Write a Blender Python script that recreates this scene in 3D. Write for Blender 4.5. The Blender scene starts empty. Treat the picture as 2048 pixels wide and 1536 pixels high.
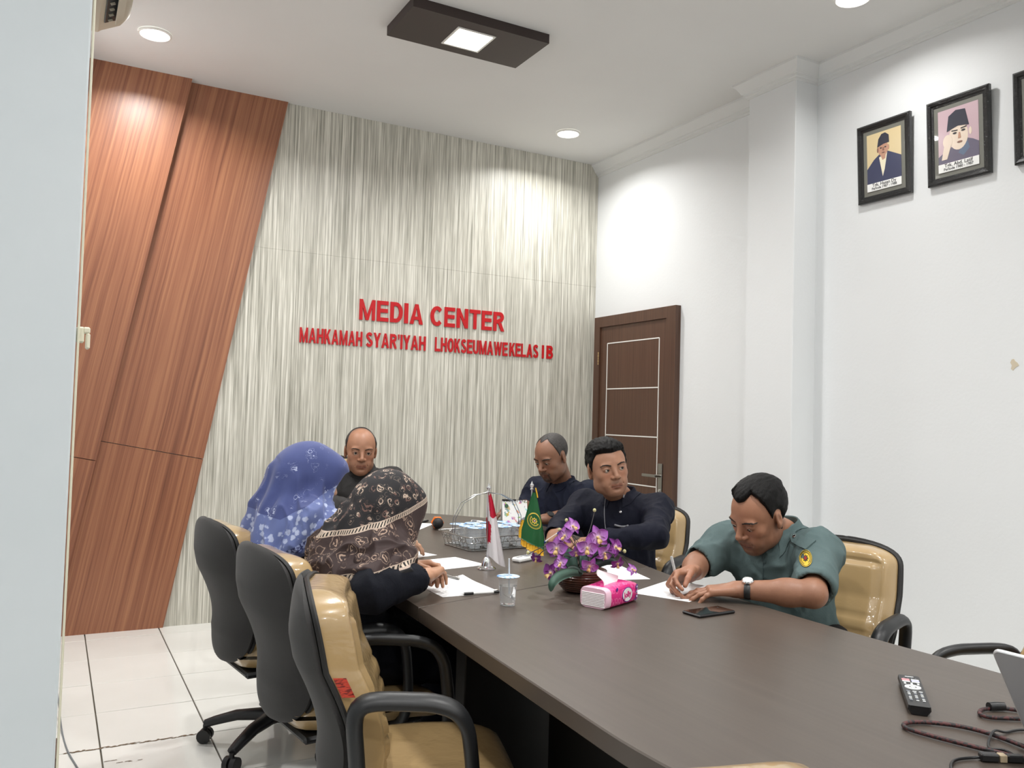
import bpy, math, random
import numpy as np
from mathutils import Matrix, Vector
random.seed(7); np.random.seed(7)
SC = bpy.context.scene
COL = SC.collection

# ---------------------------------------------------------------- camera, world, lights, exposure
CAM_H = 1.32
F_PX, YAW, PITCH, ROLL = 1685.25, 0.497659, 0.04161, 0.027976
def cam_axes():
    f = Vector((math.sin(YAW)*math.cos(PITCH), math.cos(YAW)*math.cos(PITCH), math.sin(PITCH)))
    r = Vector((math.cos(YAW), -math.sin(YAW), 0)); u = r.cross(f)
    return r*math.cos(ROLL)+u*math.sin(ROLL), u*math.cos(ROLL)-r*math.sin(ROLL), f
_r, _u, _f = cam_axes()
cd = bpy.data.cameras.new('camera'); cam = bpy.data.objects.new('camera', cd); COL.objects.link(cam)
cam.matrix_world = Matrix(((_r.x, _u.x, -_f.x, 0), (_r.y, _u.y, -_f.y, 0), (_r.z, _u.z, -_f.z, CAM_H), (0, 0, 0, 1)))
cd.sensor_width = 36.0; cd.lens = F_PX/2048*36.0; cd.clip_start = 0.02; cd.clip_end = 60
SC.camera = cam
W_, D_, H_ = 3.746, 5.544, 3.36         # right wall x, back wall y, ceiling z

wd = bpy.data.worlds.new('world'); SC.world = wd; wd.use_nodes = True
wd.node_tree.nodes['Background'].inputs[0].default_value = (0.8, 0.9, 1.0, 1)
wd.node_tree.nodes['Background'].inputs[1].default_value = 0.3
vs = SC.view_settings
vs.view_transform = 'Standard'; vs.look = 'None'; vs.gamma = 1.0; vs.use_curve_mapping = False
vs.exposure = -0.28
SC.cycles.transparent_max_bounces = 48
DOWN = [(0.397, 4.907, 0.075), (3.124, 5.02, 0.075), (3.24, 2.69, 0.075), (0.42, 2.72, 0.075), (3.24, 0.4, 0.075), (0.42, 0.4, 0.075),
        (3.24, -1.8, 0.075), (0.42, -1.8, 0.075), (-1.2, 0.4, 0.075)]
DOWN_W = [24, 19, 9, 22, 18, 21, 18, 18, 18]
SQUARE = [(1.835, 3.965), (1.835, 1.35), (1.835, -1.25)]
SQUARE_W = 34
WARM = (1.0, 0.992, 0.972)
def area(name, x, y, z, size, watt, shape):
    l = bpy.data.lights.new(name, 'AREA'); l.shape = shape; l.size = size; l.energy = watt; l.spread = math.radians(152 if shape == 'DISK' else 160); l.color = WARM
    o = bpy.data.objects.new(name, l); COL.objects.link(o); o.location = (x, y, z); return o
for (x, y, r), w in zip(DOWN, DOWN_W): area('downlight_lamp', x, y, H_-0.016, r*1.8, w, 'DISK')
for x, y in SQUARE: area('panel_lamp', x, y, H_-0.062, 0.19, SQUARE_W, 'SQUARE')

# ---------------------------------------------------------------- helpers
def lin(c): return tuple(((v/255.0+0.055)/1.055)**2.4 if v > 10 else v/255.0/12.92 for v in c)
MATS = {}
def mat(name, rgb=(200, 200, 200), rough=0.5, metal=0.0, **k):
    m = bpy.data.materials.new(name); m.use_nodes = True
    b = m.node_tree.nodes['Principled BSDF']
    b.inputs['Base Color'].default_value = (*lin(rgb), 1); b.inputs['Roughness'].default_value = rough; b.inputs['Metallic'].default_value = metal
    for a, v in k.items():
        b.inputs[a.replace('_', ' ')].default_value = v
    MATS[name] = m
    return m
class N:
    """thin node-tree helper"""
    def __init__(s, m): s.t = m.node_tree; s.b = s.t.nodes['Principled BSDF']
    def n(s, typ, **k):
        x = s.t.nodes.new(typ)
        for a, v in k.items():
            if a.startswith('i_'):
                key = a[2:]; key = int(key) if key.isdigit() else key.replace('_', ' ')
                if isinstance(v, bpy.types.NodeSocket): s.t.links.new(v, x.inputs[key])
                else: x.inputs[key].default_value = v
            else: setattr(x, a, v)
        return x
    def coord(s, which='Object', scale=(1, 1, 1), rot=(0, 0, 0), loc=(0, 0, 0)):
        c = s.n('ShaderNodeTexCoord'); mp = s.n('ShaderNodeMapping', i_0=c.outputs[which])
        mp.inputs['Scale'].default_value = scale; mp.inputs['Rotation'].default_value = rot; mp.inputs['Location'].default_value = loc
        return mp.outputs[0]
    def attr(s, name): return s.n('ShaderNodeAttribute', attribute_name=name)
    def noise(s, vec, scale=5, detail=2, rough=0.5, dist=0.0, out=0):
        x = s.n('ShaderNodeTexNoise', i_Vector=vec); x.inputs['Scale'].default_value = scale; x.inputs['Detail'].default_value = detail
        x.inputs['Roughness'].default_value = rough; x.inputs['Distortion'].default_value = dist; return x.outputs[out]
    def ramp(s, fac, stops, interp='LINEAR'):
        x = s.n('ShaderNodeValToRGB', i_0=fac); cr = x.color_ramp; cr.interpolation = interp
        while len(cr.elements) < len(stops): cr.elements.new(0.5)
        for e, (p, c) in zip(cr.elements, stops):
            e.position = p; e.color = (*lin(c), 1) if len(c) == 3 else c
        return x.outputs[0]
    def mix(s, fac, a, b, mode='MIX'):
        x = s.n('ShaderNodeMix', data_type='RGBA', blend_type=mode)
        for sock, v in ((x.inputs[0], fac), (x.inputs[6], a), (x.inputs[7], b)):
            if isinstance(v, bpy.types.NodeSocket): s.t.links.new(v, sock)
            elif isinstance(v, (int, float)): sock.default_value = v
            else: sock.default_value = (*lin(v), 1)
        return x.outputs[2]
    def math(s, op, a, b=0.0, c=0.0):
        x = s.n('ShaderNodeMath', operation=op)
        for i, v in enumerate((a, b, c)):
            if isinstance(v, bpy.types.NodeSocket): s.t.links.new(v, x.inputs[i])
            else: x.inputs[i].default_value = v
        return x.outputs[0]
    def sep(s, v): x = s.n('ShaderNodeSeparateXYZ', i_0=v); return x.outputs[0], x.outputs[1], x.outputs[2]
    def comb(s, x=0.0, y=0.0, z=0.0):
        c = s.n('ShaderNodeCombineXYZ')
        for i, v in enumerate((x, y, z)):
            if isinstance(v, bpy.types.NodeSocket): s.t.links.new(v, c.inputs[i])
            else: c.inputs[i].default_value = v
        return c.outputs[0]
    def base(s, v): s.t.links.new(v, s.b.inputs['Base Color']); return s
    def rough(s, v): s.t.links.new(v, s.b.inputs['Roughness']); return s
    def bump(s, h, strength=0.3, dist=0.01):
        x = s.n('ShaderNodeBump', i_Height=h); x.inputs['Strength'].default_value = strength; x.inputs['Distance'].default_value = dist
        s.t.links.new(x.outputs[0], s.b.inputs['Normal']); return s

class MB:
    """collects simple shapes into one mesh"""
    def __init__(s): s.v = []; s.f = []
    def add(s, vs_, fs):
        o = len(s.v); s.v += [tuple(p) for p in vs_]; s.f += [tuple(i+o for i in f) for f in fs]; return s
    def box(s, c, d, bev=0.0, m=None):
        x, y, z = d[0]/2, d[1]/2, d[2]/2
        if bev <= 0:
            vs_ = [(i*x, j*y, k*z) for i in (-1, 1) for j in (-1, 1) for k in (-1, 1)]
            fs = [(0, 1, 3, 2), (4, 6, 7, 5), (0, 4, 5, 1), (2, 3, 7, 6), (0, 2, 6, 4), (1, 5, 7, 3)]
        else:
            b = min(bev, x*0.99, y*0.99, z*0.99)
            vs_, idx = [], {}
            for i in (-1, 1):
                for j in (-1, 1):
                    for k in (-1, 1):
                        for ax in range(3):
                            p = [i*(x-b), j*(y-b), k*(z-b)]; p[ax] = (i*x, j*y, k*z)[ax]
                            idx[(i, j, k, ax)] = len(vs_); vs_.append(tuple(p))
            fs = []
            for ax in range(3):
                a1, a2 = (ax+1) % 3, (ax+2) % 3
                for sg in (-1, 1):
                    q = []
                    for u, w in ((-1, -1), (1, -1), (1, 1), (-1, 1)):
                        t = [0, 0, 0]; t[ax] = sg; t[a1] = u; t[a2] = w; q.append(idx[(*t, ax)])
                    fs.append(tuple(q) if sg > 0 else tuple(q[::-1]))
            for ax in range(3):
                a1, a2 = (ax+1) % 3, (ax+2) % 3
                for u in (-1, 1):
                    for w in (-1, 1):
                        q = []
                        for sg, face in ((-1, a1), (1, a1), (1, a2), (-1, a2)):
                            t = [0, 0, 0]; t[ax] = sg; t[a1] = u; t[a2] = w; q.append(idx[(*t, face)])
                        fs.append(tuple(q) if u*w > 0 else tuple(q[::-1]))
            for i in (-1, 1):
                for j in (-1, 1):
                    for k in (-1, 1):
                        q = [idx[(i, j, k, a)] for a in range(3)]
                        fs.append(tuple(q) if i*j*k > 0 else tuple(q[::-1]))
        if m is not None: vs_ = [m @ Vector(p) for p in vs_]
        return s.add([(p[0]+c[0], p[1]+c[1], p[2]+c[2]) for p in vs_], fs)
    def prism(s, poly, z0, z1, ax='z'):
        """poly of 2-D points (counter-clockwise) extruded along an axis"""
        n = len(poly)
        if ax == 'z': lo = [(p[0], p[1], z0) for p in poly]; hi = [(p[0], p[1], z1) for p in poly]
        elif ax == 'y': lo = [(p[0], z0, p[1]) for p in poly]; hi = [(p[0], z1, p[1]) for p in poly]
        else: lo = [(z0, p[0], p[1]) for p in poly]; hi = [(z1, p[0], p[1]) for p in poly]
        fs = [tuple(range(n-1, -1, -1)), tuple(range(n, 2*n))]+[(i, (i+1) % n, n+(i+1) % n, n+i) for i in range(n)]
        if ax == 'y': fs = [f[::-1] for f in fs]
        return s.add(lo+hi, fs)
    def tube(s, pts, r, n=8, cap=True, closed=False, flat=1.0, up=None):
        """round tube along points; r number or list"""
        P = [Vector(p) for p in pts]; m = len(P); rr = r if isinstance(r, (list, tuple)) else [r]*m
        rings = []; prev = None
        for i in range(m):
            a = P[(i-1) % m] if (closed or i) else P[0]; b = P[(i+1) % m] if (closed or i < m-1) else P[-1]
            t = (b-a).normalized()
            if prev is None:
                w = Vector(up) if up else (Vector((0, 0, 1)) if abs(t.z) < 0.9 else Vector((1, 0, 0)))
                x = (w-t*w.dot(t)).normalized()
            else: x = (prev-t*prev.dot(t)).normalized()
            prev = x; y = t.cross(x)
            rings.append([P[i]+x*(rr[i]*math.cos(2*math.pi*k/n))+y*(rr[i]*flat*math.sin(2*math.pi*k/n)) for k in range(n)])
        return s.rings(rings, cap and not closed, closed)
    def rings(s, rings, cap=True, closed=False):
        m = len(rings); n = len(rings[0]); vs_ = [p for r in rings for p in r]; fs = []
        for i in range(m if closed else m-1):
            j = (i+1) % m
            for k in range(n):
                q = (k+1) % n; fs.append((i*n+k, i*n+q, j*n+q, j*n+k))
        if cap: fs += [tuple(range(n-1, -1, -1)), tuple((m-1)*n+k for k in range(n))]
        return s.add(vs_, fs)
    def lathe(s, prof, n=24, c=(0, 0, 0), cap=True):
        """profile (r, z) bottom to top"""
        return s.rings([[(c[0]+r*math.cos(2*math.pi*k/n), c[1]+r*math.sin(2*math.pi*k/n), c[2]+z) for k in range(n)] for r, z in prof], cap)
    def sphere(s, c, r, n=12, m=8, sc=(1, 1, 1)):
        return s.rings([[(c[0]+sc[0]*r*math.sin(math.pi*i/m)*math.cos(2*math.pi*k/n), c[1]+sc[1]*r*math.sin(math.pi*i/m)*math.sin(2*math.pi*k/n),
                          c[2]-sc[2]*r*math.cos(math.pi*i/m)) for k in range(n)] for i in [0.15]+list(range(1, m))+[m-0.15]])
    def grid(s, f, nu, nv, thick=0.0):
        """f(u,v)->point over [0,1]^2, optional second skin offset along the normal"""
        P = [[Vector(f(i/nu, j/nv)) for j in range(nv+1)] for i in range(nu+1)]
        w = nv+1; flat = [p for r in P for p in r]
        fs = [(i*w+j, (i+1)*w+j, (i+1)*w+j+1, i*w+j+1) for i in range(nu) for j in range(nv)]
        if thick == 0.0: return s.add(flat, fs)
        nr = []
        for i in range(nu+1):
            for j in range(nv+1):
                du = P[min(i+1, nu)][j]-P[max(i-1, 0)][j]; dv = P[i][min(j+1, nv)]-P[i][max(j-1, 0)]
                q = du.cross(dv); nr.append(q.normalized() if q.length > 1e-12 else Vector((0, 0, 1)))
        o = len(flat); back = [p-q*thick for p, q in zip(flat, nr)]
        fb = [tuple(i+o for i in f[::-1]) for f in fs]
        rim = [i*w for i in range(nu+1)]+[nu*w+j for j in range(1, nv+1)]+[i*w+nv for i in range(nu-1, -1, -1)]+[j for j in range(nv-1, 0, -1)]
        fr = [(rim[k], o+rim[k], o+rim[(k+1) % len(rim)], rim[(k+1) % len(rim)]) for k in range(len(rim))]
        return s.add(flat+back, fs+fb+[f[::-1] for f in fr])
    def build(s, name, m, parent=None, smooth=40, loc=None):
        me = bpy.data.meshes.new(name); me.from_pydata(s.v, [], s.f); me.update()
        o = bpy.data.objects.new(name, me); COL.objects.link(o)
        if m: me.materials.append(m)
        if smooth:
            me.polygons.foreach_set('use_smooth', [True]*len(me.polygons)); me.set_sharp_from_angle(angle=math.radians(smooth))
        if parent: o.parent = parent
        if loc: o.location = loc
        return o
def tag(o, label=None, cat=None, group=None, kind=None):
    for k, v in (('label', label), ('category', cat), ('group', group), ('kind', kind)):
        if v: o[k] = v
    return o
def empty(name, loc=(0, 0, 0), rz=0.0, label=None, cat=None, group=None):
    o = bpy.data.objects.new(name, None); COL.objects.link(o); o.location = loc; o.rotation_euler = (0, 0, rz); o.empty_display_size = 0.1
    return tag(o, label, cat, group)
def copy_tree(o, parent=None):
    c = o.copy(); COL.objects.link(c)
    if parent: c.parent = parent
    for ch in list(o.children): copy_tree(ch, c)
    return c
def struct(o): o['kind'] = 'structure'; return o
def text_mesh(txt, name, m, parent, mtx, size=0.1, extrude=0.001, offset=0.0, sx=1.0, align='CENTER', fit=None, res=4):
    """real letter geometry from the built-in typeface; mtx places it; fit=(w,h) scales it into a box from the lower left"""
    cu = bpy.data.curves.new(name, 'FONT'); cu.body = txt; cu.size = size; cu.extrude = extrude; cu.offset = offset; cu.align_x = align; cu.resolution_u = res
    t = bpy.data.objects.new(name, cu); COL.objects.link(t)
    dg = bpy.context.evaluated_depsgraph_get(); me = bpy.data.meshes.new_from_object(t.evaluated_get(dg))
    bpy.data.objects.remove(t); bpy.data.curves.remove(cu)
    n = len(me.vertices); co = np.empty(n*3); me.vertices.foreach_get('co', co); co = co.reshape(-1, 3)
    if fit:
        lo, hi = co.min(0), co.max(0); co[:, 0] = (co[:, 0]-lo[0])/(hi[0]-lo[0])*fit[0]; co[:, 1] = (co[:, 1]-lo[1])/(hi[1]-lo[1])*fit[1]
    else: co[:, 0] *= sx
    M4 = np.array(mtx); co = co @ M4[:3, :3].T+M4[:3, 3]
    me.vertices.foreach_set('co', co.ravel().astype(np.float32)); me.update(); me.name = name
    me.materials.clear(); me.materials.append(m)
    o = bpy.data.objects.new(name, me); COL.objects.link(o)
    if parent: o.parent = parent
    return o
def frame_m(o, x, y):
    """4x4 from origin, x axis and y axis"""
    x = Vector(x).normalized(); y = Vector(y); y = (y-x*y.dot(x)).normalized(); z = x.cross(y)
    return Matrix(((x.x, y.x, z.x, o[0]), (x.y, y.y, z.y, o[1]), (x.z, y.z, z.z, o[2]), (0, 0, 0, 1)))
def emit(name, rgb, strength):
    m = bpy.data.materials.new(name); m.use_nodes = True; b = m.node_tree.nodes['Principled BSDF']
    b.inputs['Base Color'].default_value = (0.8, 0.8, 0.8, 1); b.inputs['Emission Color'].default_value = (*rgb, 1); b.inputs['Emission Strength'].default_value = strength
    return m
# ---------------------------------------------------------------- materials of the room
m_wall = mat('white_wall_paint', (226, 228, 230), 0.55); n = N(m_wall)
c = n.coord('Object'); big = n.noise(c, 1.3, 4, 0.6); fine = n.noise(c, 60, 3)
col = n.mix(n.math('MULTIPLY', big, 0.25), (229, 231, 232), (216, 219, 221))
sc1 = n.noise(n.coord('Object', (1.0, 5, 14)), 3.2, 5, 0.7)
col = n.mix(n.ramp(sc1, [(0.67, (0, 0, 0)), (0.76, (90, 90, 90))]), col, (172, 172, 168))
n.base(col).bump(n.math('ADD', n.math('MULTIPLY', big, 1.0), n.math('MULTIPLY', fine, 0.12)), 0.35, 0.012)
m_pillar = mat('pillar_paint', (214, 222, 226), 0.6); n = N(m_pillar); c = n.coord('Object')
a = n.noise(c, 2.0, 5, 0.65); b_ = n.noise(n.coord('Object'), 12, 4)
n.base(n.mix(a, (220, 226, 230), (206, 215, 220))).bump(n.math('ADD', a, n.math('MULTIPLY', b_, 0.2)), 0.3, 0.012)
m_ceil = mat('ceiling_paint', (222, 221, 219), 0.8); n = N(m_ceil); n.base(n.mix(n.noise(n.coord(), 1.5, 3), (225, 225, 223), (217, 216, 214)))
m_trim = mat('plaster_moulding', (222, 223, 222), 0.6)
m_cream = mat('cream_plastic', (226, 222, 200), 0.4)
m_paper = mat('striped_wall_panel', (200, 198, 188), 0.38); n = N(m_paper)
v1 = n.noise(n.coord('Object', (150, 1, 1.6)), 1.0, 2, 0.6); v2 = n.noise(n.coord('Object', (75, 1, 3.5), loc=(3, 0, 1)), 1.0, 2, 0.7)
v3 = n.noise(n.coord('Object', (12, 1, 0.5)), 1.0, 2)
s_ = n.math('ADD', n.math('MULTIPLY', v1, 0.62), n.math('ADD', n.math('MULTIPLY', v2, 0.3), n.math('MULTIPLY', v3, 0.08)))
n.base(n.ramp(s_, [(0.37, (150, 148, 136)), (0.45, (184, 181, 169)), (0.53, (204, 201, 189)), (0.60, (230, 227, 216))])).bump(s_, 0.25, 0.006)
SL = math.atan(0.626/3.36)               # lean of the wooden slabs
def wood_mat(name, stops, scale=1.0, rot=0.0, rough=0.3, seed=0.0):
    m = mat(name, (150, 90, 60), rough); n = N(m)
    rv = n.coord('Object', (1, 1, 1), (0, rot, 0))
    def stretch(sx, sz):
        mp = n.n('ShaderNodeMapping', i_0=rv); mp.inputs['Scale'].default_value = (sx, sx, sz); mp.inputs['Location'].default_value = (seed, 0, 0); return mp.outputs[0]
    wv = n.noise(rv, 1.3, 2)
    base = n.n('ShaderNodeVectorMath', operation='ADD', i_0=stretch(48*scale, 0.40*scale))
    n.t.links.new(n.comb(n.math('MULTIPLY', wv, 1.4)), base.inputs[1])
    g = n.noise(base.outputs[0], 1.0, 5, 0.62)
    fine = n.noise(stretch(170*scale, 2.0*scale), 1.0, 3, 0.6)
    s = n.math('ADD', n.math('MULTIPLY', g, 0.78), n.math('MULTIPLY', fine, 0.22))
    n.base(n.ramp(s, stops)).bump(fine, 0.06, 0.003)
    return m
m_wood = wood_mat('red_brown_wood_veneer', [(0.30, (100, 62, 46)), (0.43, (138, 88, 65)), (0.52, (154, 102, 75)), (0.62, (170, 118, 86)), (0.74, (192, 144, 106))], 1.0, -SL, 0.36)
m_door = wood_mat('dark_brown_door_laminate', [(0.3, (66, 44, 33)), (0.5, (84, 58, 44)), (0.7, (98, 70, 54))], 2.2, 0, 0.42)
m_dark = mat('dark_shadow_gap', (40, 34, 30), 0.7)
m_tile = mat('white_floor_tile', (222, 221, 216), 0.10); n = N(m_tile)
n.base(n.mix(n.noise(n.coord('Object'), 2.5, 4, 0.6), (240, 239, 235), (228, 227, 221)))
m_grout = mat('dark_grout', (112, 104, 92), 0.9)
m_black = mat('matt_black_plastic', (22, 22, 23), 0.45)
m_steel = mat('brushed_steel', (165, 163, 158), 0.28, 1.0)
m_chrome = mat('chrome', (225, 225, 228), 0.08, 1.0)
m_white = mat('white_lacquer', (232, 231, 226), 0.4)
m_brass = mat('brass_hinge', (190, 165, 120), 0.35, 0.8)

# ---------------------------------------------------------------- room shell
X0, Y0 = -2.2, -2.6
fl = struct(MB().box(((X0+W_)/2, (Y0+D_)/2, -0.06), (W_-X0+0.4, D_-Y0+0.4, 0.10)).build('floor', m_grout))
tx, ty = 0.40, 0.427
proto = MB().box((0, 0, -0.005), (tx-0.006, ty-0.005, 0.01), 0.0012).build('tile', m_tile, fl)
first = True
for i in range(-5, 11):
    for j in range(-14, 6):
        cx, cy = 0.22+tx*(i-0.5), 3.665+ty*(j-0.5)
        if not (X0-0.1 < cx < W_+0.1 and -0.2 < cy < D_+0.1): continue
        if cy < 2.2 and cx < -0.6: continue
        t = proto if first else proto.copy()
        if not first: COL.objects.link(t)
        first = False; t.location = (cx, cy, random.uniform(-0.0006, 0.0004)); t.rotation_euler = (random.uniform(-.0015, .0015), random.uniform(-.0015, .0015), 0)
wb = struct(MB().box(((X0+W_)/2, D_+0.07, H_/2), (W_-X0+0.2, 0.10, H_)).build('wall_back', m_wall))
def zpanel(x0, x1, z0, z1, seed):
    o = MB().box(((x0+x1)/2, D_+0.010, (z0+z1)/2), (x1-x0-0.0006, 0.02, z1-z0-0.0004), 0.0004).build('wall_panel', m_paper, wb); return o
ZS = 2.385
for x0, x1 in ((0.0, 1.36), (1.36, 2.567), (2.567, W_)):
    zpanel(x0, x1, 0.0, ZS, 0); p = zpanel(x0, x1, ZS, H_, 1); p.location.y = -0.0006
def slab(poly, y0, y1): return MB().prism(poly, y0, y1, 'y').build('wood_panel', m_wood, wb, 20)
def ex(z): return 0.643+0.626*z/3.36           # right edge of the second slab
def eb(z): return 0.045+0.1845*z               # right edge of the first slab
sd = math.tan(SL)
def zs(x, x0, z0): return z0-(x-x0)*sd
g = 0.002
slab([(eb(0)-0.1, 0.0), (ex(0), 0.0), (ex(1.018-g), 1.018-g), (0.2, zs(0.2, 0.818, 1.018)-g)], D_-0.022, D_)
slab([(0.2, zs(0.2, 0.818, 1.018)+g), (ex(1.018+g), 1.018+g), (ex(H_), H_), (eb(H_)-0.1, H_)], D_-0.022, D_)
slab([(-0.05, 0.0), (eb(0), 0.0), (eb(1.011-g), 1.011-g), (-0.05, zs(-0.05, 0.231, 1.011)-g)], D_-0.085, D_-0.022)
slab([(-0.05, zs(-0.05, 0.231, 1.011)+g), (eb(1.011+g), 1.011+g), (eb(H_), H_), (-0.05, H_)], D_-0.085, D_-0.022)
# left wall behind the pillar, pillar, right wall with column, rear walls
struct(MB().box((-0.06, (2.1+D_)/2, H_/2), (0.12, D_-2.1, H_)).build('wall_left', m_wall))
pil = struct(MB().box(((X0+0.036)/2, 2.11, H_/2), (0.036-X0, 0.22, H_), 0.004).build('wall_pillar', m_pillar))
MB().tube([(0.0405, 2.006, 0.0), (0.0405, 2.004, 1.0), (0.0405, 2.006, 2.0), (0.0405, 2.006, H_)], 0.0025, 6).build('corner_bead', m_cream, pil)
wr = struct(MB().box((W_+0.06, (Y0+D_)/2, H_/2), (0.12, D_-Y0+0.3, H_)).build('wall_right', m_wall))
struct(MB().box(((3.574+W_)/2+0.01, (3.344+3.707)/2, H_/2), (W_-3.574+0.02, 0.363, H_), 0.004).build('wall_column', m_wall))
struct(MB().box(((X0+W_)/2, Y0-0.06, H_/2), (W_-X0+0.2, 0.12, H_)).build('wall_rear', m_wall))
struct(MB().box((X0-0.06, (Y0+2.2)/2, H_/2), (0.12, 2.2-Y0+0.2, H_)).build('wall_far_left', m_wall))
ceil = struct(MB().box(((X0+W_)/2, (Y0+D_)/2, H_+0.05), (W_-X0+0.3, D_-Y0+0.3, 0.10)).build('ceiling', m_ceil))
def sweep(path, prof, name, m):
    """profile (offset into the room, z) swept along an XY path that keeps the wall on its right"""
    P = [Vector((p[0], p[1])) for p in path]; rings = []
    for i, p in enumerate(P):
        d0 = (p-P[i-1]).normalized() if i else (P[1]-p).normalized(); d1 = (P[i+1]-p).normalized() if i < len(P)-1 else d0
        n0, n1 = Vector((-d0.y, d0.x)), Vector((-d1.y, d1.x)); k = (n0+n1); k = k/(1+n0.dot(n1))
        rings.append([(p.x+k.x*o, p.y+k.y*o, z) for o, z in prof])
    return MB().rings(rings).build(name, m, None, 25)
prof = [(0, H_), (0.072, H_), (0.070, H_-0.012), (0.058, H_-0.022), (0.040, H_-0.048), (0.034, H_-0.062), (0.022, H_-0.066), (0.020, H_-0.078), (0.010, H_-0.082), (0.008, H_-0.094), (0, H_-0.096)]
struct(sweep([(W_, Y0), (W_, 3.344), (3.574, 3.344), (3.574, 3.707), (W_, 3.707), (W_, D_)], prof, 'trim_1', m_trim))

# ---------------------------------------------------------------- door
dr = struct(MB().box((W_-0.012, (4.601+5.411)/2, 1.027), (0.04, 0.806, 2.046), 0.002).build('door_1', m_door))
def vbox(y0, y1, z0, z1, x, t, name, m, par, bev=0.001): return MB().box((x, (y0+y1)/2, (z0+z1)/2), (t, y1-y0, z1-z0), bev).build(name, m, par)
MB().prism([(4.502, 0), (4.602, 0), (4.602, 2.05), (4.502, 2.13)], W_-0.045, W_+0.01, 'x').build('door_frame', m_door, dr)
MB().prism([(5.41, 0), (5.483, 0), (5.483, 2.13), (5.41, 2.05)], W_-0.045, W_+0.01, 'x').build('door_frame', m_door, dr)
MB().prism([(4.602, 2.05), (5.41, 2.05), (5.483, 2.13), (4.502, 2.13)], W_-0.045, W_+0.01, 'x').build('door_frame', m_door, dr)
ly0, ly1 = 4.688, 5.318
for z in (1.919, 1.570, 1.221, 0.874, 0.527, 0.18): vbox(ly0, ly1, z-0.004, z+0.004, W_-0.0325, 0.004, 'inlay_strip', m_white, dr, 0.0008)
for y in (ly0, ly1): vbox(y-0.004, y+0.004, 0.18, 1.919, W_-0.0325, 0.004, 'inlay_strip', m_white, dr, 0.0008)
for z in (1.81, 1.02, 0.25):
    mb = MB()
    for k in range(5): mb.tube([(W_-0.05, 5.414, z-0.05+k*0.02), (W_-0.05, 5.414, z-0.033+k*0.02)], 0.006 if k % 2 else 0.0048, 8)
    mb.build('hinge', m_brass, dr)
hp = vbox(4.622, 4.668, 0.80, 1.04, W_-0.036, 0.008, 'lock_plate', m_steel, dr, 0.002)
MB().tube([(W_-0.04, 4.645, 0.955), (W_-0.085, 4.645, 0.955)], 0.011, 12).box((W_-0.085, 4.645+0.065, 0.955), (0.012, 0.15, 0.02), 0.003).build('lever', m_steel, hp)
MB().tube([(W_-0.04, 4.645, 0.855), (W_-0.048, 4.645, 0.855)], 0.009, 10).build('key_cylinder', m_chrome, hp)

# ---------------------------------------------------------------- ceiling fittings
m_glow = emit('downlight_glow', (1.0, 0.97, 0.9), 9.0); m_glow2 = emit('panel_glow', (1.0, 0.97, 0.88), 9.0)
dl = None
DLAB = ['round recessed downlight above the wooden panels at left', 'round recessed downlight above the striped wall near the moulding', 'round recessed downlight cut off by the top edge of the photo']
for i, (x, y, r) in enumerate(DOWN):
    if dl is None:
        dl = empty('downlight', (x, y, H_))
        MB().lathe([(r*1.16, -0.001), (r*1.15, -0.008), (r*1.02, -0.012), (r*0.98, -0.004)], 32, cap=False).build('bezel', m_white, dl)
        MB().lathe([(r*0.99, -0.006), (r*0.99, -0.001)], 32).build('diffuser', m_glow, dl); o = dl
    else: o = copy_tree(dl); o.location = (x, y, H_)
    tag(o, (DLAB+['round recessed downlight over the row of left-hand chairs, out of the picture', 'round recessed downlight over the grey laptop, out of the picture', 'round recessed downlight over the camera, out of the picture', 'round recessed downlight at the rear right of the room, out of the picture', 'round recessed downlight at the rear middle of the room, out of the picture', 'round recessed downlight left of the pillar, out of the picture'])[i], 'ceiling light', 'round recessed downlights')
m_brown = mat('dark_brown_ceiling_board', (52, 40, 37), 0.5)
for i, (x, y) in enumerate(SQUARE):
    if i == 0:
        sq = empty('ceiling_panel_light', (x, y, H_)); o = sq
        bd = MB()
        w, d, q = 0.385, 0.185, 0.103
        for (cx, cy, sx, sy) in ((-(w+q)/2, 0, w-q, 2*d), ((w+q)/2, 0, w-q, 2*d), (0, (d+q)/2, 2*q, d-q), (0, -(d+q)/2, 2*q, d-q)): bd.box((cx, cy, -0.025), (sx, sy, 0.05))
        bd.build('board', m_brown, sq)
        MB().box((0, 0, -0.044), (2*q-0.004, 2*q-0.004, 0.012), 0.002).build('diffuser', m_glow2, sq)
        fr = MB()
        for (cx, cy, sx, sy) in ((-q, 0, 0.012, 2*q+0.012), (q, 0, 0.012, 2*q+0.012), (0, q, 2*q, 0.012), (0, -q, 2*q, 0.012)): fr.box((cx, cy, -0.052), (sx, sy, 0.006), 0.001)
        fr.build('bezel', m_white, sq)
    else: o = copy_tree(sq); o.location = (x, y, H_)
    tag(o, 'dark brown ceiling board with a bright square lamp in its middle' if i == 0 else ('dark brown ceiling board with square lamp over the near end of the table', 'dark brown ceiling board with square lamp at the rear of the room')[i-1], 'ceiling light', 'ceiling boards with square lamps')

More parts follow.
